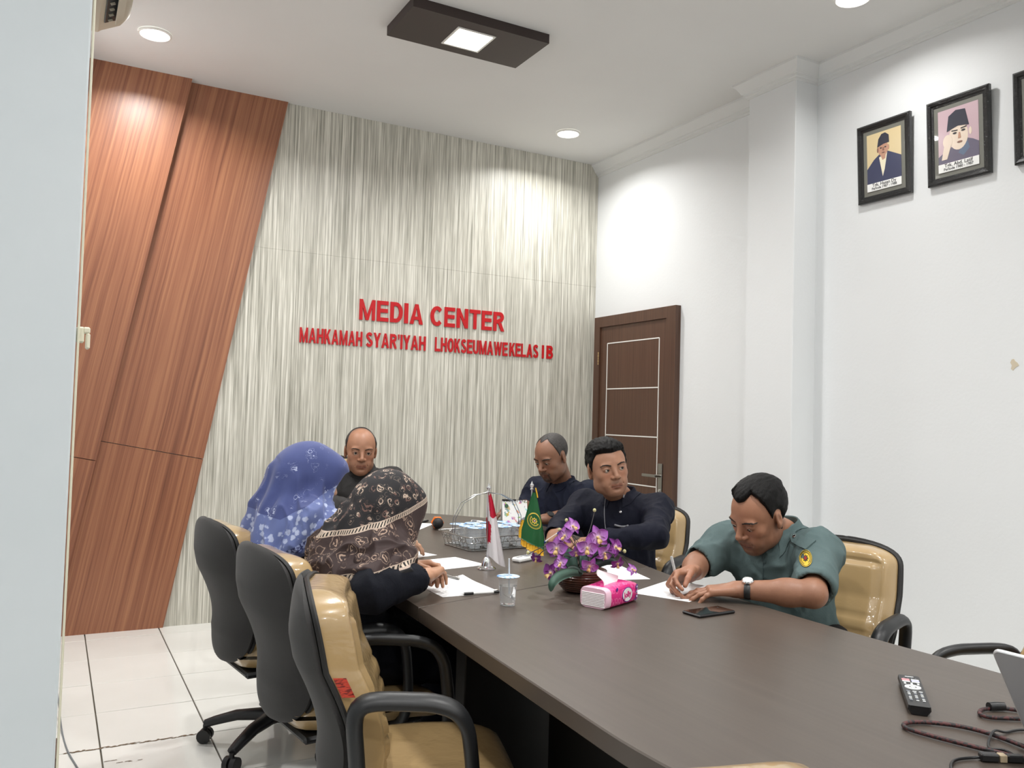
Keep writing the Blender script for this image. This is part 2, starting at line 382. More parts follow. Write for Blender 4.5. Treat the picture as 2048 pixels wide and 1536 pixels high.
# ---------------------------------------------------------------- air conditioner on the left wall
m_ac = mat('beige_aircon_plastic', (196, 190, 172), 0.45); m_acdark = mat('aircon_outlet_dark', (28, 40, 42), 0.5)
ac = empty('air_conditioner', (0.0, 3.93, 3.05), 0, 'beige wall air conditioner at the top left above the pillar edge', 'air conditioner')
def acsec(sh=0.0): return [(0.0, 0.0), (0.105, 0.0), (0.118, 0.012), (0.2, 0.055), (0.235, 0.10), (0.235, 0.25), (0.215, 0.275), (0.0, 0.28)]
body = MB()
sec = acsec()
ys = [-0.80, -0.76, 0.30, 0.345, 0.375]; ins = [0.015, 0, 0, 0.006, 0.022]
cxm, czm = 0.1, 0.14
body.rings([[(cxm+(x-cxm)*(1-2*q), y, czm+(z-czm)*(1-2*q)) for x, z in sec] for y, q in zip(ys, ins)]).build('housing', m_ac, ac, 30)
MB().box((0.148, -0.24, 0.028), (0.052, 1.02, 0.012), 0.002, Matrix.Rotation(math.radians(-27), 3, 'Y')).build('outlet_slot', m_acdark, ac)
MB().box((0.187, -0.24, 0.030), (0.05, 1.0, 0.006), 0.002, Matrix.Rotation(math.radians(-50), 3, 'Y')).build('flap', m_ac, ac)
for k in range(10): MB().box((0.15, 0.24-k*0.06, 0.019), (0.020, 0.003, 0.014), 0.0008, Matrix.Rotation(math.radians(-27), 3, 'Y')).build('vane', m_ac, ac)
# small cream clip on the pillar edge
ck = empty('cable_hook', (0.036, 2.02, 1.474), 0, 'small cream plastic hook on the pillar edge at left', 'hook')
MB().box((0.008, 0, 0), (0.016, 0.02, 0.034), 0.003).box((0.020, 0, 0.010), (0.014, 0.02, 0.014), 0.003).box((0.023, 0, -0.013), (0.009, 0.02, 0.034), 0.003).build('hook_body', m_cream, ck)

# ---------------------------------------------------------------- red lettering
m_red = mat('red_acrylic_letters', (190, 9, 20), 0.4)
def arc(cx, cy, rx, ry, a0, a1, n_=14): return [(cx+rx*math.cos(math.radians(a0+(a1-a0)*i/n_)), cy+ry*math.sin(math.radians(a0+(a1-a0)*i/n_))) for i in range(n_+1)]
def glyph(ch, sx=0.23, sy=0.19):
    """bold capital in a unit box: list of convex polygons and strips"""
    R = lambda x0, y0, x1, y1: ('p', [(x0, y0), (x1, y0), (x1, y1), (x0, y1)])
    Pl = lambda *q: ('p', list(q)); S = lambda pts: ('s', pts); hx, hy = sx/2, sy/2
    if ch == 'I': return [R(0.1, 0, 0.9, 1)]
    if ch == "'": return [R(0.15, 0.45, 0.85, 1), Pl((0.45, 0.45), (0.85, 0.45), (0.55, 0.0), (0.25, 0.0))]
    if ch == 'E': return [R(0, 0, sx, 1), R(sx, 0, 1, sy), R(sx, 0.43, 0.93, 0.43+sy), R(sx, 1-sy, 0.97, 1)]
    if ch == 'L': return [R(0, 0, sx, 1), R(sx, 0, 1, sy)]
    if ch == 'H': return [R(0, 0, sx, 1), R(1-sx, 0, 1, 1), R(sx, 0.42, 1-sx, 0.42+sy)]
    if ch == 'T': return [R(0.5-hx, 0, 0.5+hx, 1-sy), R(0, 1-sy, 1, 1)]
    if ch == 'N': return [R(0, 0, sx, 1), R(1-sx, 0, 1, 1), Pl((sx*0.9, 1), (sx*0.9, 0.66), (1-sx*0.9, 0), (1-sx*0.9, 0.34))]
    if ch == 'M':
        q = sx*0.86; return [R(0, 0, q, 1), R(1-q, 0, 1, 1), Pl((q, 1), (q, 0.62), (0.41, 0), (0.5, 0.27)), Pl((1-q, 1), (0.5, 0.27), (0.59, 0), (1-q, 0.62)), Pl((0.41, 0), (0.59, 0), (0.5, 0.27))]
    if ch == 'A': return [Pl((0, 0), (sx, 0), (0.5, 0.80), (0.385, 1)), Pl((1-sx, 0), (1, 0), (0.615, 1), (0.5, 0.80)), Pl((0.385, 1), (0.5, 0.80), (0.615, 1)), Pl((0.27, 0.22), (0.73, 0.22), (0.66, 0.38), (0.34, 0.38))]
    if ch == 'W':
        q = 0.17; return [Pl((0, 1), (0.19, 0), (0.36, 0), (q, 1)), Pl((0.21, 0.0), (0.36, 0), (0.55, 1), (0.42, 1)), Pl((0.45, 1), (0.64, 0), (0.79, 0), (0.58, 1)), Pl((0.64, 0), (0.81, 0), (1, 1), (1-q, 1))]
    if ch == 'Y': return [R(0.5-hx, 0, 0.5+hx, 0.45), Pl((0.5-hx, 0.42), (0.5+hx, 0.42), (0.27, 1), (0, 1)), Pl((0.5-hx, 0.42), (0.5+hx, 0.42), (1, 1), (0.73, 1))]
    if ch == 'K': return [R(0, 0, sx, 1), Pl((sx, 0.28), (sx, 0.56), (0.68, 1), (0.97, 1)), Pl((0.36, 0.50), (0.56, 0.66), (1, 0), (0.71, 0))]
    if ch == 'O': return [S(arc(0.5, 0.5, 0.5-hx, 0.5-hy, 0, 360, 28))]
    if ch == 'C': return [S(arc(0.52, 0.5, 0.52-hx, 0.5-hy, 42, 318, 22))]
    if ch == 'D': return [R(0, 0, sx, 1), S([(sx, hy)]+arc(0.45, 0.5, 0.55-hx, 0.5-hy, -90, 90, 16)+[(sx, 1-hy)])]
    if ch == 'U': return [S([(hx, 1), (hx, 0.36)]+arc(0.5, 0.36, 0.5-hx, 0.36-hy, 180, 360, 14)+[(1-hx, 0.36), (1-hx, 1)])]
    if ch == 'R': return [R(0, 0, sx, 1), S([(sx, 0.45+hy*0.2)]+arc(0.58, 0.735, 0.36-hx, 0.265-hy, -90, 90, 12)+[(sx, 1-hy)]), Pl((0.42, 0.42), (0.70, 0.46), (1, 0), (0.71, 0))]
    if ch == 'B': return [R(0, 0, sx, 1), S([(sx, 0.47+hy)]+arc(0.60, 0.745, 0.35-hx, 0.255-hy, -90, 90, 10)+[(sx, 1-hy)]), S([(sx, hy)]+arc(0.60, 0.285, 0.40-hx, 0.285-hy, -90, 90, 10)+[(sx, 0.57-hy)])]
    if ch == 'S': return [S(arc(0.5, 0.735, 0.46-hx, 0.265-hy, 20, 250, 14)+arc(0.5, 0.275, 0.5-hx, 0.275-hy, 75, -165, 14))]
    return []
def glyph_mesh(ch, x, z, w, h, y0, y1, m, par, sx=None):
    mb = MB(); sx = sx or {'M': 0.235, 'W': 0.2, 'A': 0.28, 'I': 0.3}.get(ch, 0.29)
    for gi, (kind, pts) in enumerate(glyph(ch, sx)):
        y0 = y0-0.00035
        if kind == 'p':
            q = [(x+a*w, z+b*h) for a, b in pts]
            if sum(q[i][0]*q[(i+1) % len(q)][1]-q[(i+1) % len(q)][0]*q[i][1] for i in range(len(q))) < 0: q = q[::-1]
            mb.prism(q, y0, y1, 'y')
        else:
            rings = []
            for i, (a, b) in enumerate(pts):
                p0, p1 = pts[max(i-1, 0)], pts[min(i+1, len(pts)-1)]
                if p0 == p1 or (i in (0, len(pts)-1) and pts[0] == pts[-1]): p0, p1 = pts[-2], pts[1]
                tx_, tz_ = (p1[0]-p0[0]), (p1[1]-p0[1]); l = math.hypot(tx_, tz_) or 1; nx, nz = -tz_/l*sx/2, tx_/l*0.19/2
                A, B = (x+(a+nx)*w, z+(b+nz)*h), (x+(a-nx)*w, z+(b-nz)*h)
                rings.append([(A[0], y0, A[1]), (B[0], y0, B[1]), (B[0], y1, B[1]), (A[0], y1, A[1])])
            mb.rings(rings)
    return mb.build('letter', m, par, 30)
def sign(lines, name, label):
    ox, oz = lines[0][1], lines[0][3]; s = empty(name, (ox, D_, oz), 0, label, 'sign')
    for txt, x0, x1, z0, z1, ws in lines:
        x = x0; u = (x1-x0)/sum(ws.get(ch, 1.0) for ch in txt)
        for ch in txt:
            w = ws.get(ch, 1.0)*u
            if ch != ' ':
                hh = z1-z0; gw = w*0.88; zz = z0
                if ch == "'": hh *= 0.36; zz = z1-hh; gw = w*0.7
                glyph_mesh(ch, x-ox+(w-gw)/2, zz-oz, gw, hh, -0.009, -0.0012, m_red, s)
            x += w
    return s
WS = {'M': 1.22, 'I': 0.40, 'A': 1.08, ' ': 0.5, 'W': 1.42, "'": 0.36, 'N': 1.0, 'E': 0.92, 'L': 0.88, 'T': 0.95, 'O': 1.05, 'S': 0.96}
sign([('MEDIA CENTER', 1.800, 2.935, 1.970, 2.112, {**WS, 'C': 1.05, 'I': 0.40, ' ': 0.42})], 'wall_sign', 'large red letters MEDIA CENTER on the striped wall')
sign([('MAHKAMAH', 1.403, 1.838, 1.787, 1.887, WS), ("SYAR'IYAH", 1.858, 2.306, 1.787, 1.888, {**WS, 'I': 0.36}),
      ('LHOKSEUMAWE', 2.372, 2.966, 1.789, 1.890, WS), ('KELAS', 2.976, 3.232, 1.790, 1.891, WS), ('I', 3.258, 3.281, 1.790, 1.891, {}), ('B', 3.298, 3.362, 1.790, 1.891, {})],
     'wall_sign', "smaller red line MAHKAMAH SYAR'IYAH LHOKSEUMAWE KELAS I B under the large letters")
# ---------------------------------------------------------------- conference table
m_table = mat('dark_brown_table_laminate', (76, 68, 62), 0.33, Specular_IOR_Level=0.6); n = N(m_table)
g_ = n.noise(n.coord('Object', (60, 2.0, 2.0)), 1.0, 4, 0.6); g2 = n.noise(n.coord('Object', (2, 2, 2)), 2.0, 3)
n.base(n.mix(g_, (68, 59, 53), (86, 77, 69))); n.rough(n.math('ADD', n.math('MULTIPLY', g2, 0.06), 0.33)); n.bump(g_, 0.03, 0.002)
m_table2 = mat('dark_table_body', (26, 22, 20), 0.5)
TZ = 0.75
RIM = [(1.35, 0.30), (1.10, 0.50), (0.965, 0.80), (0.922, 1.15), (0.936, 1.52), (0.984, 2.33), (1.005, 2.8), (1.05, 3.3), (1.14, 3.72), (1.28, 4.05), (1.50, 4.36), (1.72, 4.56), (1.93, 4.645), (2.06, 4.53), (2.19, 4.36),
       (2.30, 4.14), (2.35, 3.9), (2.31, 3.5), (2.20, 3.05), (2.105, 2.7), (2.035, 2.3), (2.0, 1.9), (1.995, 1.52), (2.005, 1.2), (1.995, 0.85), (1.90, 0.52), (1.65, 0.31)]
def catmull(P, k=6):
    out = []
    for i in range(len(P)-1):
        a, b, c_, d = P[max(i-1, 0)], P[i], P[i+1], P[min(i+2, len(P)-1)]
        for j in range(k):
            t = j/k; out.append(tuple(0.5*((2*b[q])+(c_[q]-a[q])*t+(2*a[q]-5*b[q]+4*c_[q]-d[q])*t*t+(3*b[q]-a[q]-3*c_[q]+d[q])*t**3) for q in range(len(b))))
    return out+[tuple(P[-1])]
rim = catmull(RIM, 6)
SEAM_A, SEAM_B = (0.9, 2.335), (2.3, 2.745)
def clip_poly(poly, a, b):
    """keep the part of poly on the left of a->b"""
    out = []
    side = lambda p: (b[0]-a[0])*(p[1]-a[1])-(b[1]-a[1])*(p[0]-a[0])
    for i, p in enumerate(poly):
        q = poly[(i+1) % len(poly)]; sp, sq = side(p), side(q)
        if sp >= 0: out.append(p)
        if sp*sq < 0: t = sp/(sp-sq); out.append((p[0]+(q[0]-p[0])*t, p[1]+(q[1]-p[1])*t))
    return out
def table_top(poly, z0, z1, name, m, par):
    if sum(poly[i][0]*poly[(i+1) % len(poly)][1]-poly[(i+1) % len(poly)][0]*poly[i][1] for i in range(len(poly))) < 0: poly = poly[::-1]
    n_ = len(poly); cx = sum(p[0] for p in poly)/n_; cy = sum(p[1] for p in poly)/n_; b = 0.003
    def inset(p): l = math.hypot(p[0]-cx, p[1]-cy); return (p[0]-(p[0]-cx)/l*b, p[1]-(p[1]-cy)/l*b)
    rings = [[(*inset(p), z0) for p in poly], [(*p, z0+b) for p in poly], [(*p, z1-b) for p in poly], [(*inset(p), z1) for p in poly]]
    return MB().rings(rings).build(name, m, par, 30)
tb = empty('conference_table', (0, 0, 0), 0, 'long dark brown meeting table with a rounded far end in the middle of the room', 'table')
dx = 0.0012
table_top(clip_poly(rim, SEAM_A, SEAM_B), TZ-0.042, TZ, 'tabletop', m_table, tb)
table_top(clip_poly(rim, (SEAM_B[0]+dx, SEAM_B[1]-0.0025), (SEAM_A[0]+dx, SEAM_A[1]-0.0025)), TZ-0.042, TZ, 'tabletop', m_table, tb)
def inset_rim(poly, k): cx, cy = 1.5, 2.5; return [(cx+(p[0]-cx)*k, cy+(p[1]-cy)*(0.9 if k < 0.8 else k)) for p in poly]
MB().box((1.47, 1.35, 0.36), (0.05, 2.0, 0.69), 0.003).build('modesty_panel', m_table2, tb)
MB().box((1.48, 0.50, 0.354), (0.6, 0.045, 0.705), 0.003).build('end_panel', m_table2, tb)
MB().box((1.52, 2.45, 0.354), (0.84, 0.045, 0.705), 0.003, Matrix.Rotation(math.atan2(0.41, 1.4), 3, 'Z')).build('end_panel', m_table2, tb)
MB().lathe([(0.33, 0.0), (0.33, 0.05), (0.30, 0.06), (0.30, 0.70), (0.30, 0.707)], 40, (1.73, 3.7, 0)).build('pedestal', m_table2, tb)

# ---------------------------------------------------------------- office chairs
m_tan = mat('tan_leatherette_in_clear_wrap', (176, 148, 104), 0.30, Coat_Weight=0.9, Coat_Roughness=0.10); n = N(m_tan)
c = n.coord('Object'); w1 = n.noise(n.coord('Object', (9, 9, 16), (0.5, 0.3, 0.0)), 1.0, 3, 0.6, 0.5); w2 = n.noise(c, 3.0, 3); leather = n.noise(c, 160, 2)
n.base(n.mix(w2, (186, 157, 112), (164, 137, 95)))
cb = n.n('ShaderNodeBump', i_Height=n.math('ADD', w1, n.math('MULTIPLY', w2, 0.6))); cb.inputs['Strength'].default_value = 0.4; cb.inputs['Distance'].default_value = 0.018
n.t.links.new(cb.outputs[0], n.b.inputs['Coat Normal']); n.bump(leather, 0.15, 0.001)
m_shell = mat('charcoal_fabric_chair_back', (40, 39, 38), 0.8, Sheen_Weight=0.1); n = N(m_shell)
n.base(n.mix(n.noise(n.coord('Object'), 4, 4, 0.6), (46, 44, 43), (34, 33, 33))).bump(n.noise(n.coord('Object'), 260, 2), 0.2, 0.001)
m_armp = mat('black_chair_plastic', (30, 31, 33), 0.42); n = N(m_armp); n.bump(n.noise(n.coord('Object'), 300, 2), 0.15, 0.001)
m_sticker = mat('red_label_sticker', (196, 62, 44), 0.4); n = N(m_sticker)
n.base(n.ramp(n.noise(n.coord('Object', (60, 60, 300)), 1.0, 2), [(0.50, (200, 66, 46)), (0.56, (120, 30, 26))]))
m_pipe = mat('black_piping', (26, 25, 25), 0.5)
def back_curve(t, tall=1.0):
    """centre line of the backrest: (y, z) for t in 0..1"""
    z = 0.380+t*0.520*tall
    y = -0.215+0.045*math.sin(min(1, t*1.5)*math.pi)*(1-t*0.3)-0.075*t*t-0.01
    return y, z
def half_w(t):
    w = 0.182+0.038*min(1, t/0.45) if t < 0.45 else 0.220-0.010*((t-0.45)/0.55)**2
    if t < 0.16: w *= math.sqrt(max(0.0, 1-((0.16-t)/0.16)**2.6))
    if t > 0.84: w *= math.sqrt(max(0.0, 1-((t-0.84)/0.16)**3.6))
    return max(w, 0.012)
def back_pt(u, t, tall): y, z = back_curve(t, tall); return u*half_w(t), y+0.022*abs(u)**2.2*half_w(t)/0.24, z
def make_chair(tall=1.0, name='office_chair'):
    root = empty(name)
    NU, NV = 22, 44
    def shell(a, b):
        t = 0.5-0.5*math.cos(math.pi*b); u = a*2-1; x, y, z = back_pt(u, t, tall); edge = max(0.0, 1-abs(u)**2.4)**0.8*min(1, (t/0.20)**0.7, ((1-t)/0.22)**0.7)
        return (x, y-0.003-0.046*edge, z)
    MB().grid(shell, NU, NV, -0.014).build('back_shell', m_shell, root, 60)
    def front(a, b):
        t = 0.5-0.5*math.cos(math.pi*b); u = a*2-1; x, y, z = back_pt(u*0.985, 0.012+t*0.976, tall)
        e = (max(0.0, 1-abs(u)**9)*min(1.0, max(0.0, t/0.06))*min(1.0, max(0.0, (1-t)/0.04)))**0.3
        th = 0.088*e+0.008
        inner = min(1, max(0, (0.80-abs(u))/0.05))*min(1, max(0, (0.90-t)/0.03))
        seam = math.exp(-((abs(u)-0.80)/0.022)**2)*(t < 0.91) + math.exp(-((t-0.905)/0.012)**2)*(abs(u) < 0.80)
        th += 0.008*inner-0.006*min(1, seam)
        for q in (0.22, 0.33, 0.44, 0.55): th -= 0.0085*math.exp(-((t-q)/0.009)**2)*(inner if abs(u) < 0.8 else 0)
        if 0.20 < t < 0.56 and abs(u) < 0.8: th += 0.0025*abs(math.sin((t-0.22)/0.11*math.pi))*inner
        return (x, y+th, z)
    MB().grid(front, 30, 72, 0.0).grid(lambda a, b: front(1-a, b) if False else (lambda p: (p[0], p[1]+0.006, p[2]))(back_pt((1-a*2)*0.985, 0.012+(0.5-0.5*math.cos(math.pi*b))*0.976, tall)), 30, 72).build('back_cushion', m_tan, root, 60)
    TS = 0.5-0.5*np.cos(np.linspace(0, math.pi, 44))
    rimp = [back_pt(1, t, tall) for t in TS]+[back_pt(-1, t, tall) for t in TS[::-1]]
    MB().tube([(p[0], p[1]+0.005, p[2]) for p in rimp], 0.0075, 6, closed=True).build('piping', m_pipe, root)
    for zq in (0.56,):
        p = back_pt(1, zq, tall); p2 = back_pt(1, zq+0.085, tall)
        st = MB(); st.grid(lambda a, b: ((p[0]+(p2[0]-p[0])*b)+0.004+0.001*a, p[1]+(p2[1]-p[1])*b+0.016+0.030*a, p[2]+(p2[2]-p[2])*b), 3, 2, 0.001)
        st.build('label_sticker', m_sticker, root)
    def seat(sgn):
        def f(a, b):
            u, w = a*2-1, b*2-1
            x = 0.25*u*(1-0.26*max(0, -w)**1.5); y = 0.02+0.25*w
            e = max(0.0, (1-abs(u)**8)*(1-abs(w)**8))**0.4
            k = 1.0-0.06*abs(u*w)**2
            z = 0.405+sgn*0.045*e+(0.012*abs(u)**2 if sgn > 0 else 0)-0.03*max(0, w)**3
            return (x*k, y*k, z)
        return f
    MB().grid(seat(1), 24, 24).grid(lambda a, b: seat(-1)(1-a, b), 24, 24).build('seat_cushion', m_tan, root, 60)
    MB().box((0, 0.0, 0.347), (0.40, 0.40, 0.022), 0.008).box((0, 0, 0.325), (0.2, 0.24, 0.04), 0.01).build('seat_pan', m_armp, root)
    MB().tube([(0, -0.06, 0.33), (0, -0.16, 0.335), (0, -0.20, 0.37), (0, -0.195, 0.46), (0, -0.19, 0.52)], 0.035, 8, flat=0.35, up=(1, 0, 0)).build('back_bracket', m_armp, root)
    for s in (-1, 1):
        path = [(s*0.20, -0.10, 0.345), (s*0.250, -0.125, 0.365), (s*0.264, -0.145, 0.42), (s*0.266, -0.158, 0.55), (s*0.268, -0.165, 0.632), (s*0.268, -0.152, 0.665), (s*0.268, -0.115, 0.675), (s*0.268, -0.04, 0.672), (s*0.268, 0.012, 0.667),
                (s*0.268, 0.060, 0.65), (s*0.266, 0.088, 0.615), (s*0.264, 0.100, 0.565), (s*0.26, 0.11, 0.46), (s*0.25, 0.10, 0.375), (s*0.20, 0.08, 0.345)]
        path = catmull(path, 3)
        MB().tube(path, 0.026, 10, flat=0.62, up=(1, 0, 0)).build('armrest', m_armp, root, 60)
    MB().lathe([(0.026, 0.13), (0.026, 0.22), (0.018, 0.225), (0.018, 0.32)], 16).build('gas_column', m_black, root)
    for k in range(5):
        a = math.radians(72*k+18); d = Vector((math.cos(a), math.sin(a), 0)); sd_ = Vector((-math.sin(a), math.cos(a), 0))
        pts = [Vector((0, 0, 0.115))+d*q+Vector((0, 0, h)) for q, h in ((0.0, 0.0), (0.06, 0.004), (0.16, -0.004), (0.245, -0.028), (0.285, -0.042))]
        lg = MB().tube(pts, [0.036, 0.032, 0.027, 0.023, 0.02], 8, flat=0.8, up=tuple(sd_)).build('base_leg', m_armp, root, 60)
        cs = MB(); wc = d*0.285
        for s in (-1, 1):
            q = wc+sd_*s*0.015
            cs.tube([(q+sd_*-0.010)+Vector((0, 0, 0.028)), (q+sd_*0.010)+Vector((0, 0, 0.028))], 0.027, 14)
        cs.tube([wc+Vector((0, 0, 0.04)), wc+Vector((0, 0, 0.07))], 0.01, 8)
        cs.build('caster', m_black, lg, 40)
    return root
CG = 'tan and black office chairs around the meeting table'
def place(o, x, y, fx, fy, label):
    o.location = (x, y, 0); o.rotation_euler = (0, 0, math.atan2(fy, fx)-math.pi/2); return tag(o, label, 'chair', CG)
CH = [(0.84, 3.43, .992, .125, 'charcoal and tan office chair under the woman in the blue headscarf'),
      (0.87, 2.73, .992, .125, 'charcoal and tan office chair under the woman in the dark patterned headscarf'),
      (0.865, 2.05, .95, -.31, 'empty tan and charcoal office chair in front, seat and near armrest in full view'),
      (2.47, 3.36, -.9, -.43, 'tan office chair behind the man in the navy jacket, near the door'),
      (2.375, 2.126, -.95, -.30, 'tan office chair behind the man in the grey-green uniform shirt'),
      (2.285, 1.355, -.88, .48, 'tan office chair cut by the right edge, beyond the grey laptop'),
      (0.795, 1.050, .30, .95, 'tan office chair with only its rounded top showing at the bottom edge of the photo'),
      (2.68, 4.13, -.93, -.36, 'tan office chair under the man looking down beside the desk calendar')]
ch0 = make_chair()
for i, (x, y, fx, fy, lab) in enumerate(CH): place(ch0 if i == 0 else copy_tree(ch0), x, y, fx, fy, lab)
place(make_chair(1.30, 'office_chair'), 1.50, 4.82, -.05, -1.0, 'tall tan office chair behind the balding man at the head of the table')
# ---------------------------------------------------------------- distance-field modelling of people and cloth
F32 = np.float32
class Ell:
    def __init__(s, c, r, R=None): s.c = np.array(c, float); s.r = np.array(r, float); s.R = np.eye(3) if R is None else np.array(R, float)
    def box(s): e = np.sqrt(((s.R*s.r[None, :])**2).sum(1)); return s.c-e, s.c+e
    def d(s, X, Y, Z):
        x, y, z = X-F32(s.c[0]), Y-F32(s.c[1]), Z-F32(s.c[2]); R = s.R.astype(F32); q = []
        for i in range(3): q.append((x*R[0, i]+y*R[1, i]+z*R[2, i])/F32(s.r[i]))
        k0 = np.sqrt(q[0]**2+q[1]**2+q[2]**2)+F32(1e-6)
        k1 = np.sqrt((q[0]/F32(s.r[0]))**2+(q[1]/F32(s.r[1]))**2+(q[2]/F32(s.r[2]))**2)+F32(1e-6)
        return k0*(k0-1)/k1
class Cone:
    """rounded cone from a to b, optionally flattened along axis n by factor q"""
    def __init__(s, a, b, ra, rb, n=None, q=1.0):
        s.a, s.b = np.array(a, float), np.array(b, float); s.ra, s.rb = ra, rb; s.n = None if n is None else np.array(n, float)/np.linalg.norm(n); s.q = q
    def box(s): m = max(s.ra, s.rb); return np.minimum(s.a, s.b)-m, np.maximum(s.a, s.b)+m
    def d(s, X, Y, Z):
        px, py, pz = X-F32(s.a[0]), Y-F32(s.a[1]), Z-F32(s.a[2]); ba = s.b-s.a
        if s.n is not None:
            w = F32(1/s.q-1); t = px*F32(s.n[0])+py*F32(s.n[1])+pz*F32(s.n[2]); px = px+t*w*F32(s.n[0]); py = py+t*w*F32(s.n[1]); pz = pz+t*w*F32(s.n[2])
            ba = ba+s.n*np.dot(ba, s.n)*(1/s.q-1)
        L = max(float(ba@ba), 1e-12); ba = ba.astype(F32)
        h = np.clip((px*ba[0]+py*ba[1]+pz*ba[2])/F32(L), 0, 1)
        d = np.sqrt((px-ba[0]*h)**2+(py-ba[1]*h)**2+(pz-ba[2]*h)**2)-(F32(s.ra)+F32(s.rb-s.ra)*h)
        return d*F32(s.q) if s.n is not None else d
class RBox:
    def __init__(s, c, hf, r, R=None): s.c = np.array(c, float); s.h = np.array(hf, float)-r; s.r = r; s.R = np.eye(3) if R is None else np.array(R, float)
    def box(s): e = (np.abs(s.R)*(s.h+s.r)[None, :]).sum(1); return s.c-e, s.c+e
    def d(s, X, Y, Z):
        x, y, z = X-F32(s.c[0]), Y-F32(s.c[1]), Z-F32(s.c[2]); R = s.R.astype(F32); q = [np.abs(x*R[0, i]+y*R[1, i]+z*R[2, i])-F32(s.h[i]) for i in range(3)]
        o = np.sqrt(np.maximum(q[0], 0)**2+np.maximum(q[1], 0)**2+np.maximum(q[2], 0)**2)
        return o+np.minimum(np.maximum(q[0], np.maximum(q[1], q[2])), 0)-F32(s.r)
class Fr:
    """local frame: columns x (person's right), y (forward), z (up)"""
    def __init__(s, o, fwd, up=(0, 0, 1), sc=1.0):
        y = np.array(fwd, float); y /= np.linalg.norm(y); z = np.array(up, float); z -= y*(z@y); z /= np.linalg.norm(z); x = np.cross(y, z)
        s.R = np.stack([x, y, z], 1); s.o = np.array(o, float); s.s = sc
    def p(s, v): return s.o+s.R @ (np.array(v, float)*s.s)
    def v(s, v): return s.R @ np.array(v, float)
    def E(s, c, r, R=None): return Ell(s.p(c), np.array(r)*s.s, s.R if R is None else s.R @ R)
    def C(s, a, b, ra, rb, n=None, q=1.0): return Cone(s.p(a), s.p(b), ra*s.s, rb*s.s, None if n is None else s.v(n), q)
    def B(s, c, h, r, R=None): return RBox(s.p(c), np.array(h)*s.s, r*s.s, s.R if R is None else s.R @ R)
    def inv(s, P): return ((P-s.o) @ s.R)/s.s
def rot(ax, deg):
    a = math.radians(deg); c, s = math.cos(a), math.sin(a)
    return np.array({'x': [[1, 0, 0], [0, c, -s], [0, s, c]], 'y': [[c, 0, s], [0, 1, 0], [-s, 0, c]], 'z': [[c, -s, 0], [s, c, 0], [0, 0, 1]]}[ax], float)
